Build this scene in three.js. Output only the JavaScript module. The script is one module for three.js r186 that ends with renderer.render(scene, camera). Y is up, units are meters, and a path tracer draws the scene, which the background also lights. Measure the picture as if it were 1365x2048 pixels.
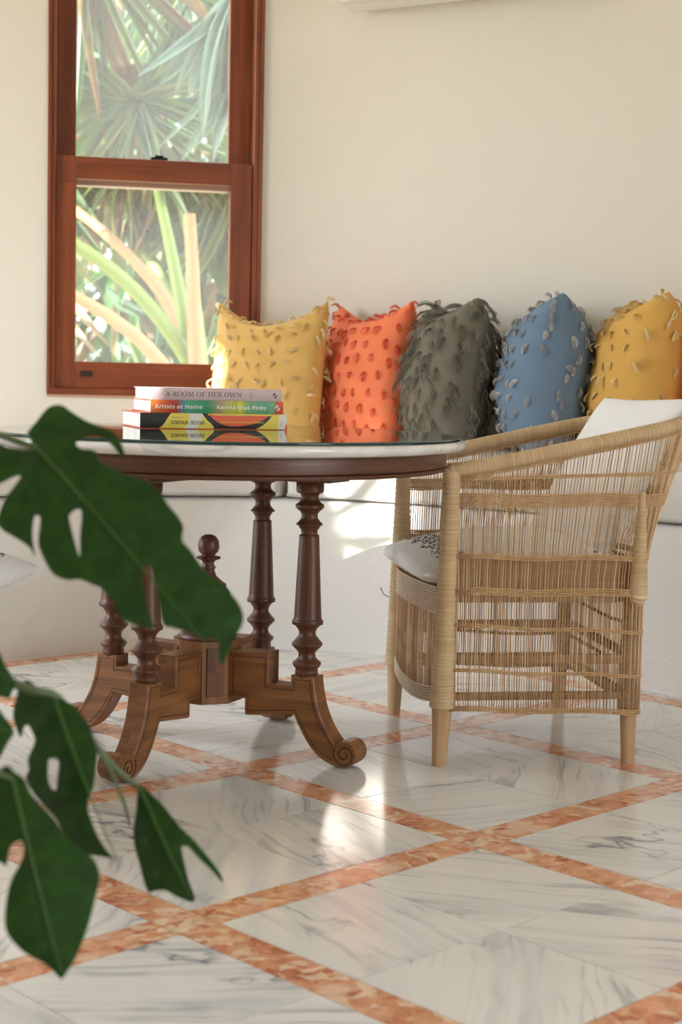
import * as THREE from 'three';
import { RoundedBoxGeometry } from 'three/addons/geometries/RoundedBoxGeometry.js';
import { mergeGeometries, mergeVertices, toCreasedNormals } from 'three/addons/utils/BufferGeometryUtils.js';
import { TessellateModifier } from 'three/addons/modifiers/TessellateModifier.js';

// ---------- camera, sky, sun, exposure ----------
const W = 1365, H = 2048, V3 = THREE.Vector3;
const scene = new THREE.Scene();
const camera = new THREE.PerspectiveCamera(2 * Math.atan(H / 2 / 3123.03) * 180 / Math.PI, W / H, 0.05, 200);
camera.position.set(0, 0.84, 0);
camera.rotation.order = 'XYZ';
camera.rotation.set(-0.0818, 0, 0.0213);
camera.focus = 3.55; camera.userData.fStop = 4.6;
camera.updateMatrixWorld(true);
const renderer = new THREE.WebGLRenderer({ antialias: true });
renderer.toneMapping = THREE.LinearToneMapping;
renderer.toneMappingExposure = 1.2;
renderer.shadowMap.enabled = true;
scene.background = new THREE.Color(0.88, 0.95, 1.05);            // bright hazy sky
scene.backgroundIntensity = 8.4;
const toSun = new V3(-0.5, 0.48, 0.8).normalize();
const sun = new THREE.DirectionalLight(0xfffaf4, 25);
sun.name = 'sun'; sun.target.position.set(0.1, 0.5, -4.8); sun.position.copy(sun.target.position).addScaledVector(toSun, 14);
sun.castShadow = true; Object.assign(sun.shadow.camera, { left: -7, right: 7, top: 7, bottom: -7, near: 0.5, far: 40 });
sun.shadow.mapSize.set(4096, 4096); sun.shadow.radius = 1;
scene.add(sun, sun.target);

// ---------- helpers ----------
let seed = 7;
const rnd = (a = 1, b) => { seed = (seed * 1664525 + 1013904223) >>> 0; const r = seed / 4294967296; return b === undefined ? r * a : a + r * (b - a); };
const lerp = THREE.MathUtils.lerp, clamp = THREE.MathUtils.clamp, smooth = (x, a, b) => THREE.MathUtils.smoothstep(x, a, b);
const used = {};
function numbered(n) { used[n] = (used[n] ?? -1) + 1; return used[n] ? n + '_' + String(used[n]).padStart(3, '0') : n; }
function tag(o, label, category, group, kind) { if (label) o.userData.label = label; if (category) o.userData.category = category; if (group) o.userData.group = group; if (kind) o.userData.kind = kind; return o; }
function base(name, pos = [0, 0, 0], turn = 0) { const g = new THREE.Group(); g.name = numbered(name); g.position.set(...pos); g.rotation.y = turn; scene.add(g); return g; }
function part(name, geo, mat, parent) { const m = new THREE.Mesh(geo, mat); m.name = name; m.castShadow = m.receiveShadow = true; parent.add(m); return m; }
function topMesh(name, geo, mat) { const m = part(numbered(name), geo, mat, scene); return m; }
function merge(list) { return mergeGeometries(list.map((g) => { const h = g.index ? g.toNonIndexed() : g; for (const k of Object.keys(h.attributes)) if (!['position', 'normal', 'uv'].includes(k)) h.deleteAttribute(k); return h; })); }
function grid(nu, nv, f, wrapU = false) {                            // f(u,v,out) -> point; smooth surface with uv
  const p = [], uv = [], ix = [], o = new V3();
  for (let j = 0; j <= nv; j++) for (let i = 0; i <= nu; i++) { f(i / nu, j / nv, o); p.push(o.x, o.y, o.z); uv.push(i / nu, j / nv); }
  for (let j = 0; j < nv; j++) for (let i = 0; i < nu; i++) { const a = j * (nu + 1) + i, b = a + 1, c = a + nu + 1, d = c + 1; ix.push(a, b, d, a, d, c); }
  const g = new THREE.BufferGeometry(); g.setAttribute('position', new THREE.Float32BufferAttribute(p, 3)); g.setAttribute('uv', new THREE.Float32BufferAttribute(uv, 2)); g.setIndex(ix); g.computeVertexNormals();
  if (wrapU) { const n = g.attributes.normal; for (let j = 0; j <= nv; j++) { const a = j * (nu + 1), b = a + nu; const x = n.getX(a) + n.getX(b), y = n.getY(a) + n.getY(b), z = n.getZ(a) + n.getZ(b), l = Math.hypot(x, y, z) || 1; n.setXYZ(a, x / l, y / l, z / l); n.setXYZ(b, x / l, y / l, z / l); } }
  return g;
}
// a tube along points; r may be a function of (fraction, angle); uv in metres
function sweep(pts, r, nr = 6, caps = true, up0) {
  const n = pts.length, T = [], N = [], B = [];
  for (let i = 0; i < n; i++) T.push(new V3().subVectors(pts[Math.min(n - 1, i + 1)], pts[Math.max(0, i - 1)]).normalize());
  let up = up0 ? up0.clone() : (Math.abs(T[0].y) < 0.9 ? new V3(0, 1, 0) : new V3(1, 0, 0));
  let len = 0; const L = [0];
  for (let i = 1; i < n; i++) { len += pts[i].distanceTo(pts[i - 1]); L.push(len); }
  for (let i = 0; i < n; i++) { const b = new V3().crossVectors(T[i], up).normalize(); const nn = new V3().crossVectors(b, T[i]).normalize(); N.push(nn); B.push(b); up = nn; }
  const p = [], uv = [], ix = [], nrm = [];
  for (let i = 0; i < n; i++) for (let k = 0; k <= nr; k++) {
    const a = k / nr * 2 * Math.PI, c = Math.cos(a), s = Math.sin(a), rr = typeof r === 'function' ? r(i / (n - 1), a) : r;
    const dx = N[i].x * c + B[i].x * s, dy = N[i].y * c + B[i].y * s, dz = N[i].z * c + B[i].z * s;
    p.push(pts[i].x + dx * rr, pts[i].y + dy * rr, pts[i].z + dz * rr); nrm.push(dx, dy, dz); uv.push(k / nr * 2 * Math.PI * (typeof r === 'function' ? r(0.5, 0) : r), L[i]);
  }
  for (let i = 0; i < n - 1; i++) for (let k = 0; k < nr; k++) { const a = i * (nr + 1) + k, b = a + 1, c = a + nr + 1, d = c + 1; ix.push(a, b, d, a, d, c); }
  if (caps) for (const [e, s] of [[0, 1], [n - 1, -1]]) { const c = p.length / 3; p.push(pts[e].x, pts[e].y, pts[e].z); nrm.push(-s * T[e].x, -s * T[e].y, -s * T[e].z); uv.push(0, 0); for (let k = 0; k < nr; k++) { const a = e * (nr + 1) + k; s > 0 ? ix.push(c, a + 1, a) : ix.push(c, a, a + 1); } }
  const g = new THREE.BufferGeometry(); g.setAttribute('position', new THREE.Float32BufferAttribute(p, 3)); g.setAttribute('normal', new THREE.Float32BufferAttribute(nrm, 3)); g.setAttribute('uv', new THREE.Float32BufferAttribute(uv, 2)); g.setIndex(ix);
  return g;
}
const v = (a) => new V3(a[0], a[1], a[2]);
const curve = (pts, n) => new THREE.CatmullRomCurve3(pts.map(v), false, 'centripetal').getPoints(n);
// uv of a geometry by its dominant direction, in metres; along = axis the grain follows (0,1,2)
function boxUV(g, along = 1, k = 1, off = 0) {
  const p = g.attributes.position, n = g.attributes.normal, uv = new Float32Array(p.count * 2);
  for (let i = 0; i < p.count; i++) {
    const q = [p.getX(i), p.getY(i), p.getZ(i)], m = [Math.abs(n.getX(i)), Math.abs(n.getY(i)), Math.abs(n.getZ(i))];
    const d = m[0] > m[1] && m[0] > m[2] ? 0 : m[1] > m[2] ? 1 : 2, rest = [0, 1, 2].filter((a) => a !== d);
    let u, w; if (rest.includes(along)) { w = q[along]; u = q[rest.find((a) => a !== along)]; } else { u = q[rest[0]]; w = q[rest[1]]; }
    uv[2 * i] = u * k + off; uv[2 * i + 1] = w * k + off * 1.7;
  }
  g.setAttribute('uv', new THREE.BufferAttribute(uv, 2)); return g;
}
function rbox(w, h, d, r, x = 0, y = 0, z = 0, along = 1) { const g = new RoundedBoxGeometry(w, h, d, 2, r); g.translate(x, y, z); return boxUV(g, along, 1, (x * 3.1 + y * 1.7 + z) % 1); }

// ---------- noise and textures ----------
const perm = new Uint16Array(1024); { let s = 12345; const r = () => (s = (s * 1103515245 + 12345) >>> 0) / 4294967296; const a = [...Array(512).keys()]; for (let i = 511; i > 0; i--) { const j = Math.floor(r() * (i + 1)); [a[i], a[j]] = [a[j], a[i]]; } for (let i = 0; i < 1024; i++) perm[i] = a[i & 511]; }
const hash = (x, y) => perm[(perm[x & 511] + y) & 511] / 511;
function noise(x, y) { const i = Math.floor(x), j = Math.floor(y); let a = x - i, b = y - j; a = a * a * (3 - 2 * a); b = b * b * (3 - 2 * b); return lerp(lerp(hash(i, j), hash(i + 1, j), a), lerp(hash(i, j + 1), hash(i + 1, j + 1), a), b); }
function fbm(x, y, o = 4) { let s = 0, a = 0.5, t = 0; for (let i = 0; i < o; i++) { s += a * noise(x, y); t += a; a *= 0.5; x = x * 2.03 + 17.3; y = y * 2.01 + 9.1; } return s / t; }
function tex(w, h, f, srgb = true, rx = 1, ry = 1) {
  const d = new Uint8Array(w * h * 4), c = [0, 0, 0];
  for (let y = 0; y < h; y++) for (let x = 0; x < w; x++) { f(x / w, y / h, c); const i = (y * w + x) * 4; d[i] = clamp(c[0], 0, 255); d[i + 1] = clamp(c[1], 0, 255); d[i + 2] = clamp(c[2], 0, 255); d[i + 3] = 255; }
  const t = new THREE.DataTexture(d, w, h); t.wrapS = t.wrapT = THREE.RepeatWrapping; t.magFilter = t.minFilter = THREE.LinearFilter; if (srgb) t.colorSpace = THREE.SRGBColorSpace; t.repeat.set(rx, ry); t.needsUpdate = true; return t;
}
const mixc = (c, a, b, t) => { for (let k = 0; k < 3; k++) c[k] = lerp(a[k], b[k], t); };
const ridge1 = (n, p) => Math.pow(clamp(1 - Math.abs(2 * n - 1), 0, 1), p);
const marbleTex = (s) => tex(1024, 1024, (u, w, c) => {
  const yy = w + 0.05 * (fbm(u * 2.2 + s, w * 3, 3) - 0.5) + 0.016 * (fbm(u * 11, w * 13 + s, 3) - 0.5);
  const m1 = smooth(fbm(u * 3 + 70 + s, w * 6 + 5, 3), 0.4, 0.62), m2 = smooth(fbm(u * 4 + 9 + s, w * 5 + 33, 3), 0.5, 0.68), cut = 0.35 + 0.65 * smooth(fbm(u * 14 + s, yy * 30, 2), 0.35, 0.6);
  const cloud = smooth(fbm(u * 1.4 + s * 3, yy * 19 + s, 4), 0.48, 0.78);
  const lines = ridge1(fbm(u * 1.2 + s, yy * 17 + 3, 4), 26) * 0.5 * m1 + ridge1(fbm(u * 1.6 + 40 + s, yy * 34, 3), 20) * 0.4 * (0.3 + m1) + ridge1(fbm(u * 2 + 80, yy * 70 + s, 2), 12) * 0.2 * (0.3 + m2);
  const web = ridge1(fbm(u * 5 + 13 + s, w * 8 + 2, 5), 48) * m2 * 0.75;
  mixc(c, [231, 228, 221], [206, 207, 206], cloud * 0.75);
  mixc(c, c, [138, 142, 148], clamp(lines * cut, 0, 0.7)); mixc(c, c, [104, 108, 116], clamp(web * cut, 0, 0.8));
  const g = (hash(Math.floor(u * 1024), Math.floor(w * 1024)) - 0.5) * 5; c[0] += g; c[1] += g; c[2] += g;
});
const rossoTex = tex(1024, 1024, (u, w, c) => {
  const x = u * 30 + (fbm(u * 22, w * 22, 4) - 0.5) * 5, y = w * 46 + (fbm(u * 22 + 9, w * 22 + 5, 4) - 0.5) * 5, i = Math.floor(x), j = Math.floor(y);
  let d1 = 9, d2 = 9, id = 0; for (let a = -1; a < 2; a++) for (let b = -1; b < 2; b++) { const px = i + a + hash(i + a, j + b), py = j + b + hash(i + a + 77, j + b + 31), d = Math.hypot(px - x, py - y); if (d < d1) { d2 = d1; d1 = d; id = hash(i + a + 5, j + b + 200); } else if (d < d2) d2 = d; }
  const pal = id < 0.13 ? [178, 92, 62] : id < 0.3 ? [205, 128, 88] : id < 0.52 ? [219, 158, 118] : id < 0.74 ? [224, 170, 136] : id < 0.9 ? [212, 142, 98] : [233, 212, 184];
  mixc(c, pal, [220, 170, 138], 0.36 + 0.4 * (1 - smooth(d2 - d1, 0.02, 0.12)));
  const f = (fbm(u * 60, w * 60, 3) - 0.5) * 46, p = smooth(fbm(u * 22 + 3, w * 22, 3), 0.6, 0.72); c[0] += f; c[1] += f; c[2] += f; mixc(c, c, [236, 214, 186], p * 0.6);
});
const woodTex = (dark, light, s, red = 0) => tex(512, 1024, (u, w, c) => {
  const x = u * 9 + (fbm(u * 3 + s, w * 1.5, 3) - 0.5) * 2.6, ring = Math.sin(x * 6.28 + fbm(u * 7, w * 2 + s, 3) * 7) * 0.5 + 0.5, fibre = fbm(u * 130 + s, w * 5, 3), blot = fbm(u * 4 + s * 2, w * 3, 3);
  mixc(c, dark, light, clamp(ring * 0.25 + fibre * 0.5 + blot * 0.55 - 0.15, 0, 1));
});
const T = {
  marble: [marbleTex(0), marbleTex(23.7), marbleTex(51.2)], rosso: rossoTex,
  redwood: woodTex([98, 42, 17], [160, 84, 42], 3), walnut: woodTex([54, 29, 17], [122, 74, 46], 9), walnutFoot: woodTex([92, 55, 27], [158, 108, 62], 15), palewood: woodTex([164, 128, 88], [216, 184, 144], 21),
  plaster: tex(512, 512, (u, w, c) => { const b = 110 + 90 * fbm(u * 9, w * 9, 5) + 30 * noise(u * 90, w * 90); c[0] = c[1] = c[2] = b; }, false),
  weave: tex(256, 256, (u, w, c) => { const a = Math.sin(u * 256 * Math.PI / 4), b = Math.sin(w * 256 * Math.PI / 4), k = (Math.floor(u * 64) + Math.floor(w * 64)) % 2; c[0] = c[1] = c[2] = 128 + 60 * (k ? a * a : b * b) + 30 * (noise(u * 120, w * 120) - 0.5); }, false),
  cane: tex(256, 512, (u, w, c) => { const r = Math.floor(w * 64), t = hash(r, 3), k = Math.sin(w * 64 * Math.PI) ** 2, f = fbm(u * 6 + r * 3.7, w * 200, 2); mixc(c, [206, 170, 124], [238, 212, 172], clamp(t * 0.55 + f * 0.5, 0, 1)); mixc(c, [132, 94, 56], c, 0.35 + 0.65 * smooth(k, 0.02, 0.2)); }),
  caneBump: tex(16, 512, (u, w, c) => { c[0] = c[1] = c[2] = 255 * Math.sqrt(Math.abs(Math.sin(w * 64 * Math.PI))); }, false),
  rod: tex(64, 512, (u, w, c) => { const f = fbm(u * 8, w * 30, 4), n = smooth(noise(3, w * 9), 0.7, 0.9); mixc(c, [206, 170, 126], [240, 212, 172], f); mixc(c, c, [128, 84, 44], n * 0.4); }),
  leaf: tex(512, 512, (u, w, c) => { const f = fbm(u * 14, w * 14, 4), g = fbm(u * 80, w * 80, 2); mixc(c, [12, 46, 6], [36, 86, 12], clamp(f * 0.8 + g * 0.25, 0, 1)); }),
};
T.cane.repeat.set(4, 5); T.caneBump.repeat.set(4, 5);
const std = (o) => new THREE.MeshStandardMaterial(o), phy = (o) => new THREE.MeshPhysicalMaterial(o);
const rep = (t, x, y) => { const c = t.clone(); c.repeat.set(x, y); c.needsUpdate = true; return c; };
const weaveFine = rep(T.weave, 14, 14);
const fabric = (r, g, b, bump = 0.0006) => phy({ color: new THREE.Color(`rgb(${r},${g},${b})`), roughness: 0.92, sheen: 0.3, sheenRoughness: 0.6, sheenColor: new THREE.Color(1, 1, 1).multiplyScalar(0.3), bumpMap: weaveFine, bumpScale: bump });
const M = {
  wall: std({ color: 'rgb(231,227,216)', roughness: 0.95, bumpMap: rep(T.plaster, 0.8, 0.8), bumpScale: 0.003 }),
  ceiling: std({ color: 'rgb(238,234,226)', roughness: 0.95 }),
  bench: std({ color: 'rgb(234,231,225)', roughness: 0.95, bumpMap: rep(T.plaster, 1.3, 1.3), bumpScale: 0.006 }),
  marble: T.marble.map((t) => phy({ map: t, roughness: 0.125 })), rosso: phy({ map: T.rosso, roughness: 0.125 }),
  mortar: std({ color: 'rgb(150,140,128)', roughness: 0.9 }),
  redwood: phy({ map: T.redwood, roughness: 0.42, bumpMap: T.redwood, bumpScale: 0.0004 }),
  walnut: phy({ map: rep(T.walnut, 4, 2), roughness: 0.42, bumpMap: rep(T.walnut, 4, 2), bumpScale: 0.0006 }), walnutFoot: phy({ map: rep(T.walnutFoot, 2.5, 1.5), roughness: 0.45, bumpMap: rep(T.walnutFoot, 2.5, 1.5), bumpScale: 0.0006 }),
  palewood: std({ map: T.palewood, roughness: 0.7, bumpMap: T.palewood, bumpScale: 0.001 }),
  cane: std({ map: T.cane, roughness: 0.55, bumpMap: T.caneBump, bumpScale: 0.0012 }), rod: [std({ map: T.rod, roughness: 0.55 }), std({ map: T.rod, color: 'rgb(226,214,200)', roughness: 0.55 }), std({ map: T.rod, color: 'rgb(200,176,150)', roughness: 0.6 })],
  twine: std({ map: T.rod, color: 'rgb(244,236,224)', roughness: 0.8 }),
  twinePale: std({ color: 'rgb(224,204,178)', roughness: 0.85 }),
  pane: phy({ color: 0xffffff, transmission: 1, thickness: 0, roughness: 0.22, ior: 1.5 }),
  glass: phy({ color: 'rgb(226,240,233)', transmission: 1, thickness: 0, roughness: 0.015, ior: 1.52 }), glassEdge: phy({ color: 'rgb(38,66,70)', roughness: 0.08, ior: 1.5 }),
  iron: std({ color: 'rgb(26,24,24)', roughness: 0.45, metalness: 0.6 }), bronze: std({ color: 'rgb(74,58,44)', roughness: 0.45, metalness: 0.7 }),
  white: fabric(236, 235, 232), seat: fabric(226, 221, 212), seatPiping: fabric(205, 202, 194),
};

// ---------- structure: floor ----------
const ROOM = { x0: -2.9, x1: 3.2, z1: 2.6, h: 3.8 };
const wallZ = (x) => Math.max(-5.43 - 0.2089 * (x + 0.6), -4.85 + 0.5427 * (x - 1.14));     // inner face of the two back walls
{
  const floor = base('floor'); tag(floor, 'polished white marble floor tiles framed by a diagonal grid of orange stone strips', null, null, 'structure');
  const slab = rbox(6.7, 0.12, 8.9, 0.01, 0.15, -0.0605 - 0.003, -1.55); part('mortar_bed', slab, M.mortar, floor);
  const a = 0.7653, u0 = 1.4769, v0 = 1.8687, S = 0.6904, w = 0.0779, gap = 0.0022, inner = (S - w) / 2;
  const place = (u, q) => [u * Math.cos(a) - q * Math.sin(a), -(u * Math.sin(a) + q * Math.cos(a))];
  const piece = (sx, sz, k, rot, ox, oy) => { const g = new THREE.BoxGeometry(sx - gap, 0.02, sz - gap); g.translate(0, -0.01, 0); const p = g.attributes.position, uv = g.attributes.uv; for (let i = 0; i < p.count; i++) { const x = p.getX(i), z = p.getZ(i), c = Math.cos(rot), s = Math.sin(rot); uv.setXY(i, ox + (x * c - z * s) * k, oy + (x * s + z * c) * k); } return g; };
  const tileG = [], barG = [], sqG = [];
  for (let i = 0; i < 14; i++) tileG.push(piece(inner, inner, 0.9, [0.15, 1.2, 2.3, 0.7, 2.8, 1.9, 0.5][i % 7] + rnd(-0.2, 0.2), rnd(0.3, 0.7), rnd(0.3, 0.7)));
  for (let i = 0; i < 6; i++) { barG.push(piece(S - w, w, 0.9, rnd(0, 6), rnd(0.3, 0.7), rnd(0.3, 0.7))); sqG.push(piece(w, w, 0.9, rnd(0, 6), rnd(), rnd())); }
  const rest = { marble: [], rosso: [] }, q = new V3();
  const put = (name, geo, mat, kind, u, vv, turn) => {
    const [x, z] = place(u, vv);
    if (x < ROOM.x0 - 0.1 || x > ROOM.x1 + 0.1 || z > ROOM.z1 || z < wallZ(x) + 0.1) return;
    q.set(x, 0, z).project(camera);
    if (z < -1.2 && Math.abs(q.x) < 1.35 && Math.abs(q.y) < 1.3) { const m = part(name, geo, mat, floor); m.position.set(x, rnd(-0.0004, 0), z); m.rotation.y = a + turn; return; }
    const g = geo.clone(); g.rotateY(a + turn); g.translate(x, 0, z); rest[kind].push(g);
  };
  for (let i = -11; i <= 12; i++) for (let j = -11; j <= 12; j++) {
    const u = u0 + i * S, vv = v0 + j * S;
    put('border_stone', sqG[Math.floor(rnd(6))], M.rosso, 'rosso', u, vv, 0);
    put('border_strip', barG[Math.floor(rnd(6))], M.rosso, 'rosso', u + S / 2, vv, 0);
    put('border_strip', barG[Math.floor(rnd(6))], M.rosso, 'rosso', u, vv + S / 2, Math.PI / 2);
    for (const e of [0, 1]) for (const f of [0, 1]) put('marble_tile', tileG[Math.floor(rnd(14))], M.marble[Math.floor(rnd(3))], 'marble', u + w / 2 + inner * (e + 0.5), vv + w / 2 + inner * (f + 0.5), Math.floor(rnd(4)) * Math.PI / 2);
  }
  for (const [k, mat] of [['marble', M.marble[0]], ['rosso', M.rosso]]) if (rest[k].length) { const m = part(k === 'marble' ? 'outer_marble_tiles' : 'outer_border_strips', merge(rest[k]), mat, floor); m.userData.kind = 'stuff'; }
}

// ---------- structure: walls, ceiling ----------
const WIN = { s0: -0.424, s1: 0.308, y0: 0.785, y1: 2.46 };
const wallDir = new V3(0.9789, 0, -0.2045), wallOut = new V3(0.2045, 0, 0.9789);
{
  const sh = new THREE.Shape([[-2.55, -0.1], [0.3265, -0.1], [0.3265, 3.9], [-2.55, 3.9]].map((p) => new THREE.Vector2(...p)));
  sh.holes.push(new THREE.Path([[WIN.s0, WIN.y0], [WIN.s0, WIN.y1], [WIN.s1, WIN.y1], [WIN.s1, WIN.y0]].map((p) => new THREE.Vector2(...p))));
  const g = new THREE.ExtrudeGeometry(sh, { depth: 0.24, bevelEnabled: false }); g.translate(0, 0, -0.24);
  const m = topMesh('wall_back', g, M.wall); m.position.set(-0.6, 0, -5.43); m.rotation.y = Math.atan2(0.2045, 0.9789); tag(m, 'cream plaster wall with the wooden sash window', null, null, 'structure');
  // right wall: a soft rounded corner, then a straight run
  const P = [], c = new V3(-0.114, 0, -5.531), d1 = wallDir, d2 = new V3(0.879, 0, 0.477), Tn = 0.17, p0 = c.clone().addScaledVector(d1, -Tn), p1 = c.clone().addScaledVector(d2, Tn);
  for (let i = 0; i <= 12; i++) { const t = i / 12, q = new V3().addScaledVector(p0, (1 - t) ** 2).addScaledVector(c, 2 * t * (1 - t)).addScaledVector(p1, t * t); P.push(new THREE.Vector2(q.x, -q.z)); }
  P.push(new THREE.Vector2(3.25, 4.85 - 0.5427 * (3.25 - 1.14)), new THREE.Vector2(3.45, 4.0), new THREE.Vector2(-0.06, 5.95), new THREE.Vector2(p0.x - 0.049, -(p0.z - 0.235)));
  const g2 = new THREE.ExtrudeGeometry(new THREE.Shape(P), { depth: 4.0, bevelEnabled: false }); g2.rotateX(-Math.PI / 2); g2.translate(0, -0.1, 0);
  const cr = toCreasedNormals(g2, 0.5); tag(topMesh('wall_right', boxUV(cr, 1), M.wall), 'cream plaster wall curving round behind the cushions', null, null, 'structure');
  // side and rear walls with window openings (outside the picture); they let the daylight in
  const wallWith = (name, len, holes, label, thick = 0.2) => { const s = new THREE.Shape([[0, -0.1], [len, -0.1], [len, 3.9], [0, 3.9]].map((p) => new THREE.Vector2(...p))); for (const [a, b, cc, d] of holes) s.holes.push(new THREE.Path([[a, cc], [a, d], [b, d], [b, cc]].map((p) => new THREE.Vector2(...p)))); const gg = new THREE.ExtrudeGeometry(s, { depth: thick, bevelEnabled: false }); const mm = topMesh(name, gg, M.wall); tag(mm, label, null, null, 'structure'); return mm; };
  // left wall runs along z: local x -> world +z from z=-5
  const wl = wallWith('wall_left', 7.8, [[1.0, 2.3, 0.45, 2.3], [4.74, 5.41, 3.11, 3.60], [3.46, 3.87, 3.08, 3.40]], 'cream left wall with a tall window and two small high windows', 0.08); wl.position.set(ROOM.x0, 0, -5.0); wl.rotation.y = -Math.PI / 2;
  const wr = wallWith('wall_rear', 6.5, [], 'plain cream rear wall'); wr.position.set(-3.1, 0, ROOM.z1);
  const ws = wallWith('wall_side', 6.6, [[2.6, 4.4, 0.1, 2.3]], 'cream side wall with a wide garden door opening'); ws.position.set(ROOM.x1 + 0.2, 0, -3.8); ws.rotation.y = -Math.PI / 2;
  const ce = rbox(6.5, 0.15, 9.2, 0.01, 0.27, ROOM.h + 0.075, -1.7); tag(topMesh('ceiling', ce, M.ceiling), 'plain off-white ceiling', null, null, 'structure');
}

// ---------- window ----------
{
  const win = base('window_1', [-0.6, 0, -5.43], Math.atan2(0.2045, 0.9789)); tag(win, 'tall red-brown wooden sash window with two panes', null, null, 'structure');
  const R = M.redwood, { s0, s1, y0, y1 } = WIN, cx = (s0 + s1) / 2;
  const frame = new THREE.Group(); frame.name = 'window_frame'; win.add(frame);
  const bar = (name, x0, x1, b, t, n0, n1, par, along) => part(name, rbox(x1 - x0, t - b, n1 - n0, 0.003, (x0 + x1) / 2, (b + t) / 2, (n0 + n1) / 2, along), R, par);
  bar('casing', s0, s0 + 0.013, y0, y1, -0.16, 0.014, frame, 1); bar('casing', s0 + 0.013, s0 + 0.027, y0 + 0.022, y1, -0.16, 0.007, frame, 1);
  bar('casing', s1 - 0.013, s1, y0, y1, -0.16, 0.014, frame, 1); bar('casing', s1 - 0.03, s1 - 0.013, y0 + 0.022, y1, -0.16, 0.007, frame, 1);
  bar('sill', s0 + 0.013, s1 - 0.013, y0, y0 + 0.022, -0.18, 0.014, frame, 0); bar('head', s0 + 0.013, s1 - 0.013, y1 - 0.03, y1, -0.16, 0.014, frame, 0);
  const low = new THREE.Group(); low.name = 'lower_sash'; win.add(low);
  const a0 = -0.397, a1 = 0.277, g0 = -0.327, g1 = 0.2;
  bar('stile', a0, g0, 0.807, 1.592, -0.058, -0.012, low, 1); bar('stile', g1, a1, 0.807, 1.592, -0.058, -0.012, low, 1);
  bar('top_rail', g0, g1, 1.517, 1.592, -0.058, -0.012, low, 0); bar('bottom_rail', g0, g1, 0.807, 0.898, -0.058, -0.012, low, 0);
  part('pane', new THREE.BoxGeometry(g1 - g0 + 0.004, 0.62, 0.004).translate((g0 + g1) / 2, 1.2075, -0.04), M.pane, low);
  const pull = part('finger_pull', rbox(0.042, 0.02, 0.004, 0.0015, -0.289, 0.857, -0.0105), M.bronze, low); tag(pull, 'small bronze finger pull');
  const latch = part('sash_latch', merge([rbox(0.058, 0.012, 0.02, 0.003, -0.046, 1.597, -0.035), rbox(0.03, 0.01, 0.014, 0.003, -0.046, 1.605, -0.035)]), M.iron, low); tag(latch, 'black sash latch');
  const up = new THREE.Group(); up.name = 'upper_sash'; win.add(up);
  bar('stile', a0 + 0.002, g0, 1.505, y1 - 0.03, -0.125, -0.08, up, 1); bar('stile', g1, a1 - 0.004, 1.505, y1 - 0.03, -0.125, -0.08, up, 1);
  bar('bottom_rail', g0, g1, 1.505, 1.55, -0.125, -0.08, up, 0); bar('top_rail', g0, g1, y1 - 0.1, y1 - 0.03, -0.125, -0.08, up, 0);
  part('pane', new THREE.BoxGeometry(g1 - g0 + 0.004, y1 - 0.1 - 1.55, 0.004).translate((g0 + g1) / 2, (1.55 + y1 - 0.1) / 2, -0.1), M.pane, up);
  part('parting_strip', rbox(g1 - g0, 0.014, 0.03, 0.002, (g0 + g1) / 2, 1.508, -0.10), std({ color: 'rgb(225,215,200)', roughness: 0.6 }), up);
  part('mortar_line', rbox(s1 - s0, 0.01, 0.03, 0.004, cx, y0 - 0.004, -0.006), std({ color: 'rgb(204,160,136)', roughness: 0.9 }), win);
}

// ---------- wall unit high on the wall ----------
{
  const u = base('wall_unit', [-0.06, 2.165, -5.33], -Math.atan2(0.477, 0.879)); tag(u, 'white box-shaped unit mounted high on the cream wall', 'air conditioner');
  part('housing', rbox(0.9, 0.3, 0.2, 0.02, 0.46, 0.075, 0.0), std({ color: 'rgb(236,234,228)', roughness: 0.5 }), u);
  part('vent_flap', rbox(0.78, 0.008, 0.05, 0.003, 0.46, -0.077, 0.055), std({ color: 'rgb(226,224,218)', roughness: 0.5 }), u);
}

// ---------- built-in bench with seat cushions ----------
const c2 = (pts, n = 90) => new THREE.CatmullRomCurve3(pts.map(([x, z]) => new V3(x, 0, z)), false, 'centripetal').getSpacedPoints(n);
const botP = c2([[-2.6, -3.1], [-1.7, -3.9], [-1.3, -4.27], [-0.98, -4.554], [-0.73, -4.775], [-0.5, -4.86], [-0.18, -4.882], [0.03, -4.85], [0.18, -4.81], [0.5, -4.59], [0.85, -4.335], [0.95, -4.237], [1.7, -3.7], [2.6, -3.15]]);
const topPts = [[-2.6, -4.22], [-1.7, -4.48], [-1.0, -4.70], [-0.74, -4.79], [-0.3, -4.92], [-0.18, -4.905], [0.03, -4.835], [0.18, -4.755], [0.5, -4.55], [0.84, -4.285], [0.93, -4.228], [1.7, -3.82], [2.6, -3.34]];
const topP = c2(topPts);
const wallPoint = (p) => new V3(p.x, 0, wallZ(p.x) + 0.004);
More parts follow.
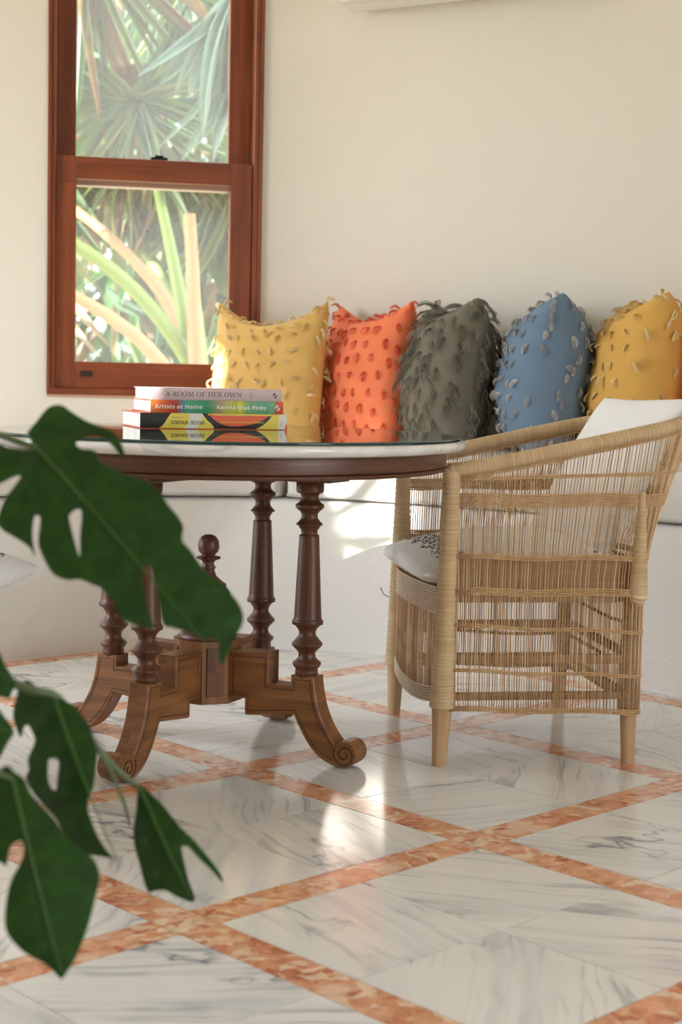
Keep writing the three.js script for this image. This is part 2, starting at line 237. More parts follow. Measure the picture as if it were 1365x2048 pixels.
{
  const n = 90, rows = [(i) => botP[i].clone(), (i) => botP[i].clone().setY(0.012).addScaledVector(new V3(rnd(-1, 1), 0, rnd(-1, 1)), 0.002), (i) => botP[i].clone().lerp(topP[i], 0.5).setY(0.24), (i) => topP[i].clone().setY(0.462), (i) => topP[i].clone().add(new V3(0, 0, -0.014)).setY(0.476), (i) => topP[i].clone().lerp(wallPoint(topP[i]), 0.5).setY(0.477), (i) => wallPoint(topP[i]).setY(0.477)];
  const P = rows.map((f) => Array.from({ length: n + 1 }, (_, i) => f(i)));
  const g = grid(n, rows.length - 1, (u, w, o) => o.copy(P[Math.round(w * (rows.length - 1))][Math.round(u * n)]));
  const uv = g.attributes.uv; for (let i = 0; i < uv.count; i++) uv.setXY(i, uv.getX(i) * 6, g.attributes.position.getY(i) + (uv.getY(i) > 0.7 ? uv.getY(i) : 0));
  tag(topMesh('plaster_bench', g, M.bench), 'long white plastered built-in bench curving along the wall behind the table', 'bench');
  // seat cushions
  const fine = new THREE.CatmullRomCurve3(topPts.map(([x, z]) => new V3(x, 0, z)), false, 'centripetal').getSpacedPoints(600);
  const cushion = (x0, x1, label) => {
    const pts = fine.filter((p) => p.x >= x0 && p.x <= x1), sec = [], hw = [];
    const r = 0.03, y0 = 0.478, y1 = 0.632, D = 0.55;
    const ring = [[0.004, y0 + 0.003], [-0.012, y0 + 0.012], [-0.016, (y0 + y1) / 2], [-0.012, y1 - 0.03], [0.004, y1 - 0.008], [0.03, y1], [D * 0.4, y1 + 0.012], [D - 0.03, y1], [D, y1 - 0.03], [D, y0 + 0.03], [D - 0.02, y0 + 0.004], [0.02, y0 + 0.002]];
    const step = Math.max(1, Math.floor(pts.length / 120)), path = pts.filter((_, i) => i % step === 0 || i === pts.length - 1), N = path.length;
    const at = (i, k, sh = 1) => { const p = path[clamp(i, 0, N - 1)], q = path[Math.min(N - 1, i + 1)], o = path[Math.max(0, i - 1)], t = new V3().subVectors(q, o).normalize(), nb = new V3(t.z, 0, -t.x), [d, y] = ring[k]; const mid = (y0 + y1) / 2; return new V3(p.x + nb.x * lerp(D / 2, d, sh), lerp(mid, y, sh), p.z + nb.z * lerp(D / 2, d, sh)); };
    const ends = (i) => { const e = Math.min(i, N - 1 - i); return e === 0 ? 0.0 : e === 1 ? 0.965 : e === 2 ? 0.99 : 1; };
    const K = ring.length, g = grid(K, N - 1 + 2, (u, w, o) => { const i = Math.round(w * (N + 1)) - 1, k = Math.round(u * K) % K; if (i < 0 || i > N - 1) o.copy(at(clamp(i, 0, N - 1), k, 0.02)); else o.copy(at(i, k, i === 0 || i === N - 1 ? 0.97 : 1)); }, true);
    const uv = g.attributes.uv, pp = g.attributes.position; for (let i = 0; i < uv.count; i++) uv.setXY(i, pp.getX(i) * 1.0 + pp.getZ(i) * 0.4, pp.getY(i) + pp.getZ(i) * 0.5);
    const m = base('bench_cushion'); tag(m, label, 'cushion');
    part('cover', g, M.seat, m);
    for (const [k, nm] of [[4, 'piping'], [1, 'piping']]) part(nm, sweep(path.map((_, i) => at(i, k)), 0.0045, 6), M.seatPiping, m);
  };
  cushion(-2.3, -0.19, 'off-white seat cushion on the bench below the window');
  cushion(-0.172, 2.3, 'off-white seat cushion on the bench below the row of tufted cushions');
}

// ---------- oval table ----------
const TC = [-0.30, -3.54], TT = [-0.26, -3.54];
{
  const t = base('pedestal_table', [TC[0], 0, TC[1]]); tag(t, 'oval antique table with white marble top and four turned walnut columns', 'table');
  const ox = TT[0] - TC[0];
  const oval = (prof, a, b, nr = 96) => { const g = new THREE.LatheGeometry(prof.map(([r, y]) => new THREE.Vector2(r, y)), nr); const p = g.attributes.position; for (let i = 0; i < p.count; i++) { const x = p.getX(i), z = p.getZ(i), r = Math.hypot(x, z), k = r > 1e-6 ? 1 / r : 0, inset = 1 - r; p.setXYZ(i, ox + x * k * Math.max(0, a - inset), p.getY(i), z * k * Math.max(0, b - inset)); } g.computeVertexNormals(); const uv = g.attributes.uv; for (let i = 0; i < uv.count; i++) uv.setXY(i, p.getY(i) + uv.getY(i) * 0.2, uv.getX(i) * 3.4); return g; };
  const top = oval([[0.45, 0.697], [0.982, 0.697], [0.993, 0.700], [0.999, 0.707], [1.0, 0.713], [0.997, 0.718], [0.99, 0.7205], [0.7, 0.7205], [0.45, 0.7205]], 0.538, 0.62);
  { const uv = top.attributes.uv, p = top.attributes.position; for (let i = 0; i < uv.count; i++) uv.setXY(i, p.getX(i) * 0.9 + 0.5 + p.getY(i) * 0.8, p.getZ(i) * 0.9 + 0.5 + p.getY(i)); }
  const disc = new THREE.CircleGeometry(1, 96); disc.rotateX(-Math.PI / 2); disc.scale(0.525, 1, 0.607); disc.translate(ox, 0.7205, 0);
  const topAll = mergeGeometries([top, disc].map((g) => g.toNonIndexed()));
  part('marble_top', topAll, M.marble[0], t);
  part('apron', oval([[0.93, 0.66], [0.962, 0.66], [0.966, 0.664], [0.966, 0.694], [0.961, 0.698], [0.93, 0.698]], 0.528, 0.602), M.walnut, t);
  part('bead_moulding', oval([[0.92, 0.651], [0.962, 0.651], [0.969, 0.6535], [0.970, 0.657], [0.966, 0.661], [0.92, 0.661]], 0.528, 0.602), M.walnut, t);
  part('subframe', merge([0, 1].map((k) => { const g = rbox(0.66, 0.045, 0.1, 0.004, ox * 0, 0.648, 0, 0); g.rotateY(-25.5 * Math.PI / 180 + k * Math.PI / 2); return g; })), M.walnut, t);
  const lathe = (prof, nr = 32) => { const g = new THREE.LatheGeometry(prof.map(([r, y]) => new THREE.Vector2(r, y)), nr); const uv = g.attributes.uv, p = g.attributes.position; for (let i = 0; i < uv.count; i++) uv.setXY(i, uv.getX(i) * 0.25, p.getY(i)); return g; };
  const prof = [[0.0, 0.185], [0.025, 0.185], [0.0255, 0.204], [0.0245, 0.209], [0.029, 0.214], [0.0318, 0.219], [0.0318, 0.2225], [0.025, 0.228], [0.0195, 0.234], [0.0185, 0.243], [0.022, 0.249], [0.029, 0.256], [0.0345, 0.2625], [0.0335, 0.2665], [0.026, 0.275], [0.019, 0.284], [0.0185, 0.291], [0.0215, 0.298], [0.027, 0.3045], [0.0285, 0.3065], [0.0345, 0.3085], [0.0345, 0.3165], [0.0325, 0.3185], [0.0305, 0.322], [0.030, 0.33], [0.0222, 0.504], [0.0222, 0.5065], [0.0185, 0.5075], [0.0178, 0.512], [0.0185, 0.518], [0.0235, 0.524], [0.0238, 0.527], [0.0293, 0.529], [0.0293, 0.5315], [0.0235, 0.537], [0.0185, 0.544], [0.0178, 0.553], [0.0225, 0.560], [0.028, 0.5635], [0.0285, 0.566], [0.0315, 0.567], [0.0315, 0.574], [0.0265, 0.577], [0.0205, 0.583], [0.0188, 0.59], [0.0205, 0.597], [0.0265, 0.6], [0.0290, 0.6005], [0.0290, 0.603], [0.0305, 0.604], [0.0308, 0.635], [0.0, 0.635]];
  const col = lathe(prof), A = 25.5 * Math.PI / 180;
  // leg: an outline in (radius, height), extruded, with a recessed line and a scroll
  const s = new THREE.Shape(); s.moveTo(0.05, 0.128); s.lineTo(0.113, 0.130); s.lineTo(0.113, 0.097); s.quadraticCurveTo(0.114, 0.0925, 0.12, 0.0925); s.lineTo(0.238, 0.106);
  s.bezierCurveTo(0.25, 0.082, 0.264, 0.055, 0.284, 0.034); s.bezierCurveTo(0.302, 0.015, 0.325, 0.004, 0.355, 0.001); s.bezierCurveTo(0.372, -0.001, 0.388, 0.012, 0.392, 0.03); s.bezierCurveTo(0.395, 0.05, 0.382, 0.063, 0.366, 0.062); s.bezierCurveTo(0.352, 0.061, 0.346, 0.055, 0.343, 0.052);
  s.bezierCurveTo(0.325, 0.07, 0.306, 0.1, 0.296, 0.135); s.bezierCurveTo(0.292, 0.155, 0.287, 0.175, 0.286, 0.195); s.lineTo(0.229, 0.195); s.lineTo(0.229, 0.17); s.lineTo(0.174, 0.17); s.lineTo(0.174, 0.24); s.lineTo(0.05, 0.236); s.lineTo(0.05, 0.128);
  const legG = toCreasedNormals(new THREE.ExtrudeGeometry(s, { depth: 0.044, bevelEnabled: true, bevelThickness: 0.003, bevelSize: 0.003, bevelOffset: -0.003, bevelSegments: 1, curveSegments: 14 }).translate(0, 0, -0.022), 0.5); boxUV(legG, 0, 1.2);
  const spiral = (z) => sweep(Array.from({ length: 40 }, (_, i) => { const a = i / 39 * 3.5 * Math.PI, r = 0.027 * (1 - i / 46); return new V3(0.3665 + Math.cos(a + 2.6) * r, 0.0325 + Math.sin(a + 2.6) * r, z); }), 0.0016, 5);
  const inset = [[0.165, 0.228], [0.083, 0.225], [0.083, 0.138], [0.122, 0.14], [0.122, 0.103], [0.24, 0.117], [0.252, 0.098], [0.275, 0.06], [0.3, 0.033], [0.335, 0.017]];
  const inset2 = [[0.165, 0.228], [0.165, 0.161], [0.238, 0.161], [0.238, 0.186], [0.277, 0.186], [0.279, 0.165], [0.287, 0.13], [0.299, 0.1], [0.318, 0.068], [0.336, 0.046]];
  const dark = phy({ map: T.walnut, color: 'rgb(120,100,84)', roughness: 0.5 });
  for (let k = 0; k < 4; k++) {
    const a = A - k * Math.PI / 2, dx = Math.cos(a), dz = Math.sin(a);
    part('column', col, M.walnut, t).position.set(dx * 0.256, 0, dz * 0.256);
    const l = part('leg', legG, M.walnutFoot, t); l.rotation.y = -a;
    for (const z of [0.0243, -0.0243]) { part('scroll', spiral(Math.sign(z) * 0.0303), dark, l); for (const L of [inset, inset2]) part('carved_line', sweep(L.map(([x, y]) => new V3(x, y, z)), 0.0016, 4), dark, l); }
    const roll = new THREE.CylinderGeometry(0.028, 0.028, 0.06, 28); roll.rotateX(Math.PI / 2); roll.translate(0.3655, 0.033, 0); part('scroll_foot', boxUV(roll, 0), M.walnutFoot, l);
  }
  // octagonal hub with panels and turned finial
  const hub = new THREE.CylinderGeometry(0.078, 0.078, 0.142, 8, 1); hub.rotateY(Math.PI / 8 - A + 0); hub.translate(0, 0.185, 0); part('hub', boxUV(toCreasedNormals(hub, 0.3), 1), M.walnutFoot, t);
  const panelM = phy({ map: T.walnutFoot, color: 'rgb(214,190,168)', roughness: 0.45 });
  for (let k = 0; k < 4; k++) { const a = A + Math.PI / 4 + k * Math.PI / 2, g = rbox(0.04, 0.11, 0.008, 0.002, 0, 0, 0); const m = part('hub_panel', g, panelM, t); m.position.set(Math.cos(a) * 0.0715, 0.187, Math.sin(a) * 0.0715); m.rotation.y = -a + Math.PI / 2; }
  part('finial', lathe([[0, 0.25], [0.066, 0.25], [0.068, 0.262], [0.06, 0.27], [0.044, 0.278], [0.036, 0.295], [0.042, 0.318], [0.05, 0.34], [0.05, 0.36], [0.042, 0.372], [0.0415, 0.379], [0.031, 0.386], [0.019, 0.397], [0.0145, 0.408], [0.014, 0.413], [0.0175, 0.417], [0.014, 0.421], [0.0125, 0.428], [0.0165, 0.433], [0.027, 0.437], [0.0275, 0.441], [0.014, 0.4445], [0.016, 0.447], [0.0225, 0.454], [0.0247, 0.465], [0.0232, 0.478], [0.017, 0.487], [0.009, 0.4915], [0, 0.4925]]), M.walnut, t);
  // loose glass sheet
  const gl = base('glass_sheet', [TT[0], 0.721, TT[1]]); tag(gl, 'clear oval glass sheet with dark green edge lying on the marble tabletop', 'glass top');
  const flat = new THREE.CylinderGeometry(1, 1, 0.006, 96, 1); flat.scale(0.521, 1, 0.604); flat.translate(0, 0.003, 0);
  const faces = flat.clone(); faces.setIndex(Array.from(flat.index.array).slice(96 * 6)); part('sheet', faces, M.glass, gl);
  const e = sweep(Array.from({ length: 129 }, (_, i) => { const a = i / 128 * 2 * Math.PI; return new V3(Math.cos(a) * 0.5205, 0.003, Math.sin(a) * 0.6035); }), (f, a) => 0.0031, 8, false); part('polished_edge', e, M.glassEdge, gl);
}

// ---------- books ----------
{
  const dir = new V3(0.955, 0, -0.297), o = new V3(-0.471, 0.7275, -3.632), turn = Math.atan2(0.297, 0.955);
  const page = std({ map: tex(64, 256, (u, w, c) => { const b = 222 + 26 * hash(3, Math.floor(w * 256)); c[0] = b; c[1] = b - 3; c[2] = b - 10; }), roughness: 0.8 });
  let y = 0;
  const book = (name, label, s0, s1, th, depth, back, paint, cover) => {
    const w = s1 - s0, g = base(name, [o.x + dir.x * s0, o.y + y, o.z + dir.z * s0], turn); tag(g, label, 'book', 'stack of art books on the table');
    const cv = document.createElement('canvas'); cv.width = 1536; cv.height = Math.round(1536 * th / w); const cx = cv.getContext('2d'); paint(cx, cv.width, cv.height);
    const t = new THREE.CanvasTexture(cv); t.colorSpace = THREE.SRGBColorSpace; t.magFilter = THREE.LinearFilter;
    const spineM = std({ map: t, roughness: 0.42 });
    const sp = grid(8, 8, (u, q, p) => { p.set(u * w, q * th, -0.0008 + 0.0022 * Math.sin(q * Math.PI)); }); part('spine', merge([sp, (() => { const bk = new THREE.BoxGeometry(w, th, 0.002); bk.translate(w / 2, th / 2, -0.0022); const uv = bk.attributes.uv; for (let i = 0; i < uv.count; i++) uv.setXY(i, 0.002, 0.5); return bk; })()]), spineM, g);
    const cm = std({ color: cover, roughness: 0.42 });
    part('front_cover', rbox(w, 0.0022, depth, 0.0008, w / 2, th - 0.0011, -depth / 2 - 0.001), cm, g); part('back_cover', rbox(w, 0.0022, depth, 0.0008, w / 2, 0.0011, -depth / 2 - 0.001), cm, g);
    part('page_block', rbox(w - 0.006, th - 0.0046, depth - 0.006, 0.001, w / 2, th / 2, -depth / 2, 0), page, g);
    y += th + 0.0003;
  };
  const spaced = (c, str, x, yy, wd) => { const m = c.measureText(str).width; c.save(); c.translate(x, yy); c.scale(wd / m, 1); c.fillText(str, 0, 0); c.restore(); };
  const mark = (c, x, yy, r) => { c.save(); c.translate(x, yy); for (const a of [0, Math.PI]) { c.save(); c.rotate(a); c.beginPath(); c.moveTo(-r * 0.2, -r); c.quadraticCurveTo(-r, -r * 0.4, -r * 0.7, r * 0.25); c.lineTo(-r * 0.1, -r * 0.15); c.quadraticCurveTo(-r * 0.3, -r * 0.5, r * 0.5, -r * 0.7); c.closePath(); c.fill(); c.restore(); } c.restore(); };
  book('art_book', 'thick art book with black, yellow and orange spine at the bottom of the stack', 0, 0.353, 0.0365, 0.27, 0, (c, w, h) => {
    c.fillStyle = '#15130f'; c.fillRect(0, 0, w, h);
    c.fillStyle = '#ead65a'; c.beginPath(); c.moveTo(0.205 * w, 0); c.bezierCurveTo(0.17 * w, 0.4 * h, 0.16 * w, 0.8 * h, 0.12 * w, h); c.lineTo(0.49 * w, h); c.lineTo(0.497 * w, 0.92 * h); c.quadraticCurveTo(0.497 * w, 0.8 * h, 0.45 * w, 0.45 * h); c.lineTo(0.415 * w, 0); c.fill();
    c.fillStyle = '#e6e2d8'; c.beginPath(); c.moveTo(0.325 * w, 0); c.lineTo(0.415 * w, 0); c.bezierCurveTo(0.43 * w, 0.3 * h, 0.40 * w, 0.6 * h, 0.385 * w, h); c.lineTo(0.295 * w, h); c.bezierCurveTo(0.33 * w, 0.6 * h, 0.33 * w, 0.3 * h, 0.325 * w, 0); c.fill();
    c.fillStyle = '#f0cf58'; c.fillRect(0.455 * w, 0, 0.44 * w, 0.12 * h);
    c.fillStyle = '#e8613c'; c.beginPath(); c.moveTo(0.455 * w, 0); c.bezierCurveTo(0.5 * w, 0.25 * h, 0.75 * w, 0.05 * h, 0.87 * w, 0.12 * h); c.bezierCurveTo(0.8 * w, 0.75 * h, 0.66 * w, 0.85 * h, 0.60 * w, 0.8 * h); c.bezierCurveTo(0.53 * w, 0.72 * h, 0.49 * w, 0.4 * h, 0.455 * w, 0); c.fill();
    c.fillStyle = '#ead65a'; c.beginPath(); c.moveTo(0.9 * w, 0); c.bezierCurveTo(0.87 * w, 0.5 * h, 0.82 * w, 0.8 * h, 0.78 * w, h); c.lineTo(w, h); c.lineTo(w, 0); c.fill();
    c.fillStyle = '#e9e5da'; c.beginPath(); c.moveTo(0.955 * w, 0); c.bezierCurveTo(0.93 * w, 0.4 * h, 0.945 * w, 0.7 * h, 0.935 * w, h); c.lineTo(w, h); c.lineTo(w, 0); c.fill();
    c.fillStyle = '#d9442f'; c.beginPath(); c.moveTo(w, 0.55 * h); c.quadraticCurveTo(0.985 * w, 0.8 * h, 0.99 * w, h); c.lineTo(w, h); c.fill();
    c.fillStyle = '#1c1a14'; c.font = `bold ${0.31 * h}px monospace`; spaced(c, 'DINOSAUR DESIGNS', 0.205 * w, 0.7 * h, 0.23 * w);
    c.font = `${0.11 * h}px sans-serif`; c.fillStyle = '#5a5326'; spaced(c, 'THE ART OF', 0.21 * w, 0.33 * h, 0.075 * w);
    c.font = `bold ${0.15 * h}px sans-serif`; c.fillStyle = '#e9c44a'; spaced(c, 'LOUISE OLSEN & STEPHEN ORMANDY', 0.535 * w, 0.6 * h, 0.305 * w);
    c.save(); c.translate(0.962 * w, 0.8 * h); c.rotate(-Math.PI / 2); c.fillStyle = '#7d7a70'; c.font = `${0.1 * h}px sans-serif`; c.fillText('STUDIO', 0, 0); c.restore();
    c.fillStyle = '#d9442f'; c.fillRect(0, 0.97 * h, w, 0.03 * h);
  }, 'rgb(200,60,44)');
  book('art_book', 'art book with multicoloured painted spine in the middle of the stack', 0.024, 0.343, 0.030, 0.255, 0, (c, w, h) => {
    const stops = [[0, '#d8742c'], [0.1, '#dd6a2e'], [0.16, '#c23a2a'], [0.2, '#b04236'], [0.23, '#5e86a8'], [0.28, '#4aa884'], [0.42, '#2f9a6c'], [0.47, '#7c9a6a'], [0.52, '#b49a84'], [0.58, '#c8c860'], [0.68, '#dcd23c'], [0.72, '#88b478'], [0.85, '#5cae8e'], [0.93, '#7cb48a'], [0.94, '#dc5f3e'], [1, '#dd5a3a']];
    const gr = c.createLinearGradient(0, 0, w, h * 0.6); for (const [k, col] of stops) gr.addColorStop(k, col); c.fillStyle = gr; c.fillRect(0, 0, w, h);
    let q = 5; const r = () => (q = (q * 16807) % 2147483647) / 2147483647;
    for (let i = 0; i < 900; i++) { c.fillStyle = `rgba(${r() < 0.5 ? '20,40,30' : '250,240,200'},${0.05 + r() * 0.16})`; c.fillRect(r() * w, r() * h, 2 + r() * 12, 1 + r() * 4); }
    for (let i = 0; i < 26; i++) { c.strokeStyle = 'rgba(20,50,40,.45)'; c.lineWidth = 2; c.beginPath(); const x = (0.3 + r() * 0.6) * w; c.moveTo(x, 0); c.quadraticCurveTo(x + 20 - r() * 60, h * 0.5, x + 40 * r(), h); c.stroke(); }
    c.fillStyle = '#efe9dc'; c.font = `bold ${0.44 * h}px sans-serif`; spaced(c, 'Artists at Home', 0.03 * w, 0.66 * h, 0.355 * w); spaced(c, 'Karina Dias Pires', 0.49 * w, 0.66 * h, 0.38 * w);
    c.fillStyle = '#f3ece2'; mark(c, 0.957 * w, 0.5 * h, 0.24 * h);
  }, 'rgb(206,92,54)');
  book('art_book', 'pale pink art book with dark serif title at the top of the stack', 0.027, 0.338, 0.0285, 0.25, 0, (c, w, h) => {
    c.fillStyle = '#d9bfc2'; c.fillRect(0, 0, w, h); c.fillStyle = '#4d4548'; c.font = `${0.52 * h}px serif`; spaced(c, 'A ROOM OF HER OWN', 0.1 * w, 0.68 * h, 0.59 * w);
    c.font = `${0.5 * h}px serif`; c.fillText('·', 0.065 * w, 0.66 * h); c.fillText('·', 0.715 * w, 0.66 * h); c.fillText('·', 0.79 * w, 0.66 * h);
    c.font = `${0.15 * h}px serif`; for (const [str, x] of [['ROBYN', 0.752], ['LEA', 0.77]]) { c.save(); c.translate(x * w, 0.3 * h); c.rotate(Math.PI / 2); c.fillText(str, 0, 0); c.restore(); }
    c.fillStyle = '#2d2628'; mark(c, 0.948 * w, 0.5 * h, 0.22 * h);
  }, 'rgb(214,190,192)');
}

// ---------- tufted cushions on the bench ----------
function pillowSurf(W2, H2, Th, pt, ps, wr = 0, ph = 0) {            // point on a stuffed square; a,b in -1..1, side +-1
  return (a, b, side, o) => {
    const pinchX = 1 - ps * (1 - b * b), pinchY = 1 - (b > 0 ? pt * Math.pow(b, 1.6) : ps) * (1 - a * a);
    const e = Math.max(0, (1 - a * a) * (1 - b * b)), thick = Th * Math.pow(e, 0.42) * (1 + 0.12 * (b < 0 ? -b : 0));
    const w = wr * Math.sin(a * 5 + b * 9 + ph) * e + wr * 0.7 * Math.sin(b * 16 + a * 3 + ph * 2) * e;
    const cr = 1 - 0.028 * Math.pow(Math.abs(a * b), 5); return o.set(W2 * a * pinchX * cr, H2 * b * pinchY * cr, side * (thick + w));
  };
}
function pillowGeo(f, n = 36) {
  const warp = (t) => { const x = 2 * t - 1; return Math.sin(x * Math.PI / 2); };
  const A = grid(n, n, (u, w, o) => f(warp(u), warp(w), 1, o)), B = grid(n, n, (u, w, o) => f(warp(1 - u), warp(w), -1, o));
  for (const g of [A, B]) { const p = g.attributes.position, uv = g.attributes.uv; for (let i = 0; i < uv.count; i++) uv.setXY(i, p.getX(i), p.getY(i)); }
  return mergeGeometries([A, B]);
}
function tuftGeo(s, len, strands, width, rise, r, hair = 0) {           // a bundle of yarn ends tied to the cloth, lying along -y, lifted by rise
  const old = seed; seed = s; const list = [];
  for (let i = 0; i < strands; i++) {
    const a = strands > 1 ? (i / (strands - 1)) * 2 - 1 + rnd(-0.2, 0.2) : 0, L = len * rnd(0.85, 1.1), pts = [], ph = rnd(6), lift = rnd(0.6, 1.3);
    for (let k = 0; k <= 7; k++) { const t = k / 7, lens = hair ? 0.25 + t : Math.sin(Math.PI * (0.08 + 0.84 * t)); pts.push(new V3(a * width * lens + hair * Math.sin(t * 7 + ph) * 0.004, -L * t, 0.0025 + rise * lift * Math.sin(Math.PI * (hair ? 0.75 : 0.9) * t) + (1 - a * a) * 0.002)); }
    list.push(sweep(pts, (f) => r * (f > 0.9 ? 0.5 : 1) * (0.85 + 0.25 * Math.sin(f * 9 + ph)), 4, true, new V3(1, 0, 0)));
  }
  seed = old; return merge(list);
}
const tufts = { loop: [1, 2, 3, 4].map((k) => tuftGeo(k * 91, 0.03, 4, 0.0042, 0.012, 0.0016)), fat: [1, 2, 3, 4].map((k) => tuftGeo(k * 57, 0.03, 4, 0.0062, 0.009, 0.00165)), long: [1, 2, 3, 4].map((k) => tuftGeo(k * 33, 0.055, 8, 0.009, 0.014, 0.0011, 1)) };
function tuftedCushion(far, near, o) {
  const P = v(far), Q = v(near), mid = P.clone().add(Q).multiplyScalar(0.5), th = Math.atan2(Q.z - P.z, Q.x - P.x), W2 = 0.232, H2 = 0.252, tilt = o.tilt ?? -0.12;
  const g = base('tufted_cushion'); g.rotation.order = 'YXZ'; g.rotation.set(tilt, -th, o.roll ?? 0);
  const upv = new V3(0, 1, 0).applyEuler(g.rotation); g.position.copy(mid).addScaledVector(upv, -H2 * 0.985);
  tag(g, o.label, 'cushion', 'tufted cushions along the bench');
  const f = pillowSurf(W2, H2, o.th ?? 0.098, o.dip ?? 0.16, 0.07, 0.0055, o.ph ?? 0);
  part('cover', pillowGeo(f), o.cover, g);
  const A = new V3(), B = new V3(), C = new V3(), n = new V3(), x = new V3(), y = new V3(), m4 = new THREE.Matrix4(), set = tufts[o.kind];
  const down = new V3(0, -1, 0).applyQuaternion(new THREE.Quaternion().setFromEuler(g.rotation).invert());
  const tuft = (a, b, side, nn) => {
    f(a, b, side, A); f(Math.min(0.999, a + 0.01), b, side, B); f(a, Math.min(0.999, b + 0.01), side, C);
    if (nn) n.copy(nn); else { n.crossVectors(B.sub(A), C.sub(A)).normalize(); if (n.z * side < 0) n.negate(); }
    const d = down.clone().add(new V3(rnd(-1, 1), rnd(-0.4, 0.9), rnd(-0.5, 0.5)).multiplyScalar(o.mess)); y.copy(d).negate().addScaledVector(n, d.dot(n)).normalize(); x.crossVectors(y, n).normalize();
    m4.makeBasis(x, y, n); const m = part('tuft', set[Math.floor(rnd(set.length))], o.yarn[Math.floor(rnd(o.yarn.length))], g); m.quaternion.setFromRotationMatrix(m4); m.position.copy(A).addScaledVector(n, -0.002); m.scale.setScalar(rnd(0.8, 1.15));
  };
  const R = o.rows ?? 10, Cc = o.cols ?? 8;
  for (const side of [1, -1]) for (let j = 0; j < R; j++) for (let i = 0; i < Cc; i++) {
    if (side < 0 && (j < 2 || i < Cc * 0.45)) continue;
    const a = ((i + 0.5 + (j % 2 ? 0.25 : -0.25)) / Cc * 2 - 1) + rnd(-0.03, 0.03), b = ((j + 0.6) / R * 2 - 1) + rnd(-0.03, 0.03); if (Math.abs(a) > 0.97) continue;
    tuft(a, b, side);
  }
  for (let j = 0; j < (o.fringe ?? 16); j++) { const b = j / ((o.fringe ?? 16) - 1) * 1.9 - 0.93; for (const a of [-0.995, 0.995]) if (rnd() < 0.8) tuft(a * rnd(0.965, 1), clamp(b + rnd(-0.06, 0.06), -0.97, 0.97), rnd() < 0.5 ? 1 : -1, new V3(Math.sign(a), 0.1, rnd(-0.5, 0.5)).normalize()); }
  const top = o.kind === 'long' ? 20 : 10;
  for (let i = 0; i < top; i++) tuft(clamp(i / (top - 1) * 1.9 - 0.95 + rnd(-0.05, 0.05), -0.97, 0.97), rnd(0.97, 0.995), 1, new V3(rnd(-0.3, 0.3), 1, rnd(-0.6, 0.6)).normalize());
}
const yarn = (...c) => c.map((k) => phy({ color: k, roughness: 0.95 }));
const yel = fabric(212, 172, 98), yelY = yarn('rgb(222,194,136)', 'rgb(206,172,108)', 'rgb(228,206,156)');
tuftedCushion([-0.42, 1.118, -5.40], [-0.06, 1.103, -5.145], { label: 'mustard yellow tufted cushion leaning in front of the window', cover: yel, yarn: yelY, kind: 'loop', mess: 1.3, dip: 0.36 });
tuftedCushion([-0.012, 1.12, -5.40], [0.215, 1.10, -5.02], { label: 'coral orange tufted cushion beside the mustard one by the window', cover: fabric(237, 128, 86), yarn: yarn('rgb(226,84,60)', 'rgb(214,74,52)', 'rgb(236,108,80)'), kind: 'fat', mess: 0.25, dip: 0.28, ph: 1, th: 0.11, rows: 9, cols: 8, fringe: 22 });
tuftedCushion([0.31, 1.122, -5.232], [0.405, 1.107, -4.803], { label: 'dark olive grey shaggy tufted cushion in the middle of the row', cover: fabric(112, 108, 92), yarn: yarn('rgb(122,116,104)', 'rgb(100,96,84)', 'rgb(142,134,122)'), kind: 'long', mess: 0.5, dip: 0.26, ph: 2, th: 0.14, rows: 12, cols: 9, fringe: 26 });
tuftedCushion([0.666, 1.125, -5.039], [0.637, 1.118, -4.6], { label: 'slate blue tufted cushion with grey yarn loops', cover: fabric(104, 126, 148), yarn: yarn('rgb(178,174,168)', 'rgb(156,154,152)', 'rgb(196,190,182)'), kind: 'fat', mess: 0.8, dip: 0.2, ph: 3, th: 0.145, rows: 10, cols: 9 });
tuftedCushion([0.905, 1.133, -4.90], [0.915, 1.114, -4.467], { label: 'mustard yellow tufted cushion behind the cane armchair', cover: fabric(214, 168, 86), yarn: yelY, kind: 'loop', mess: 0.7, dip: 0.24, ph: 4, th: 0.145 });
tuftedCushion([1.19, 1.10, -4.76], [1.09, 1.08, -4.33], { label: 'coral red tufted cushion at the right end of the row', cover: fabric(226, 92, 66), yarn: yarn('rgb(214,70,56)', 'rgb(226,92,70)'), kind: 'fat', mess: 0.3, dip: 0.14, ph: 5, tilt: -0.1 });

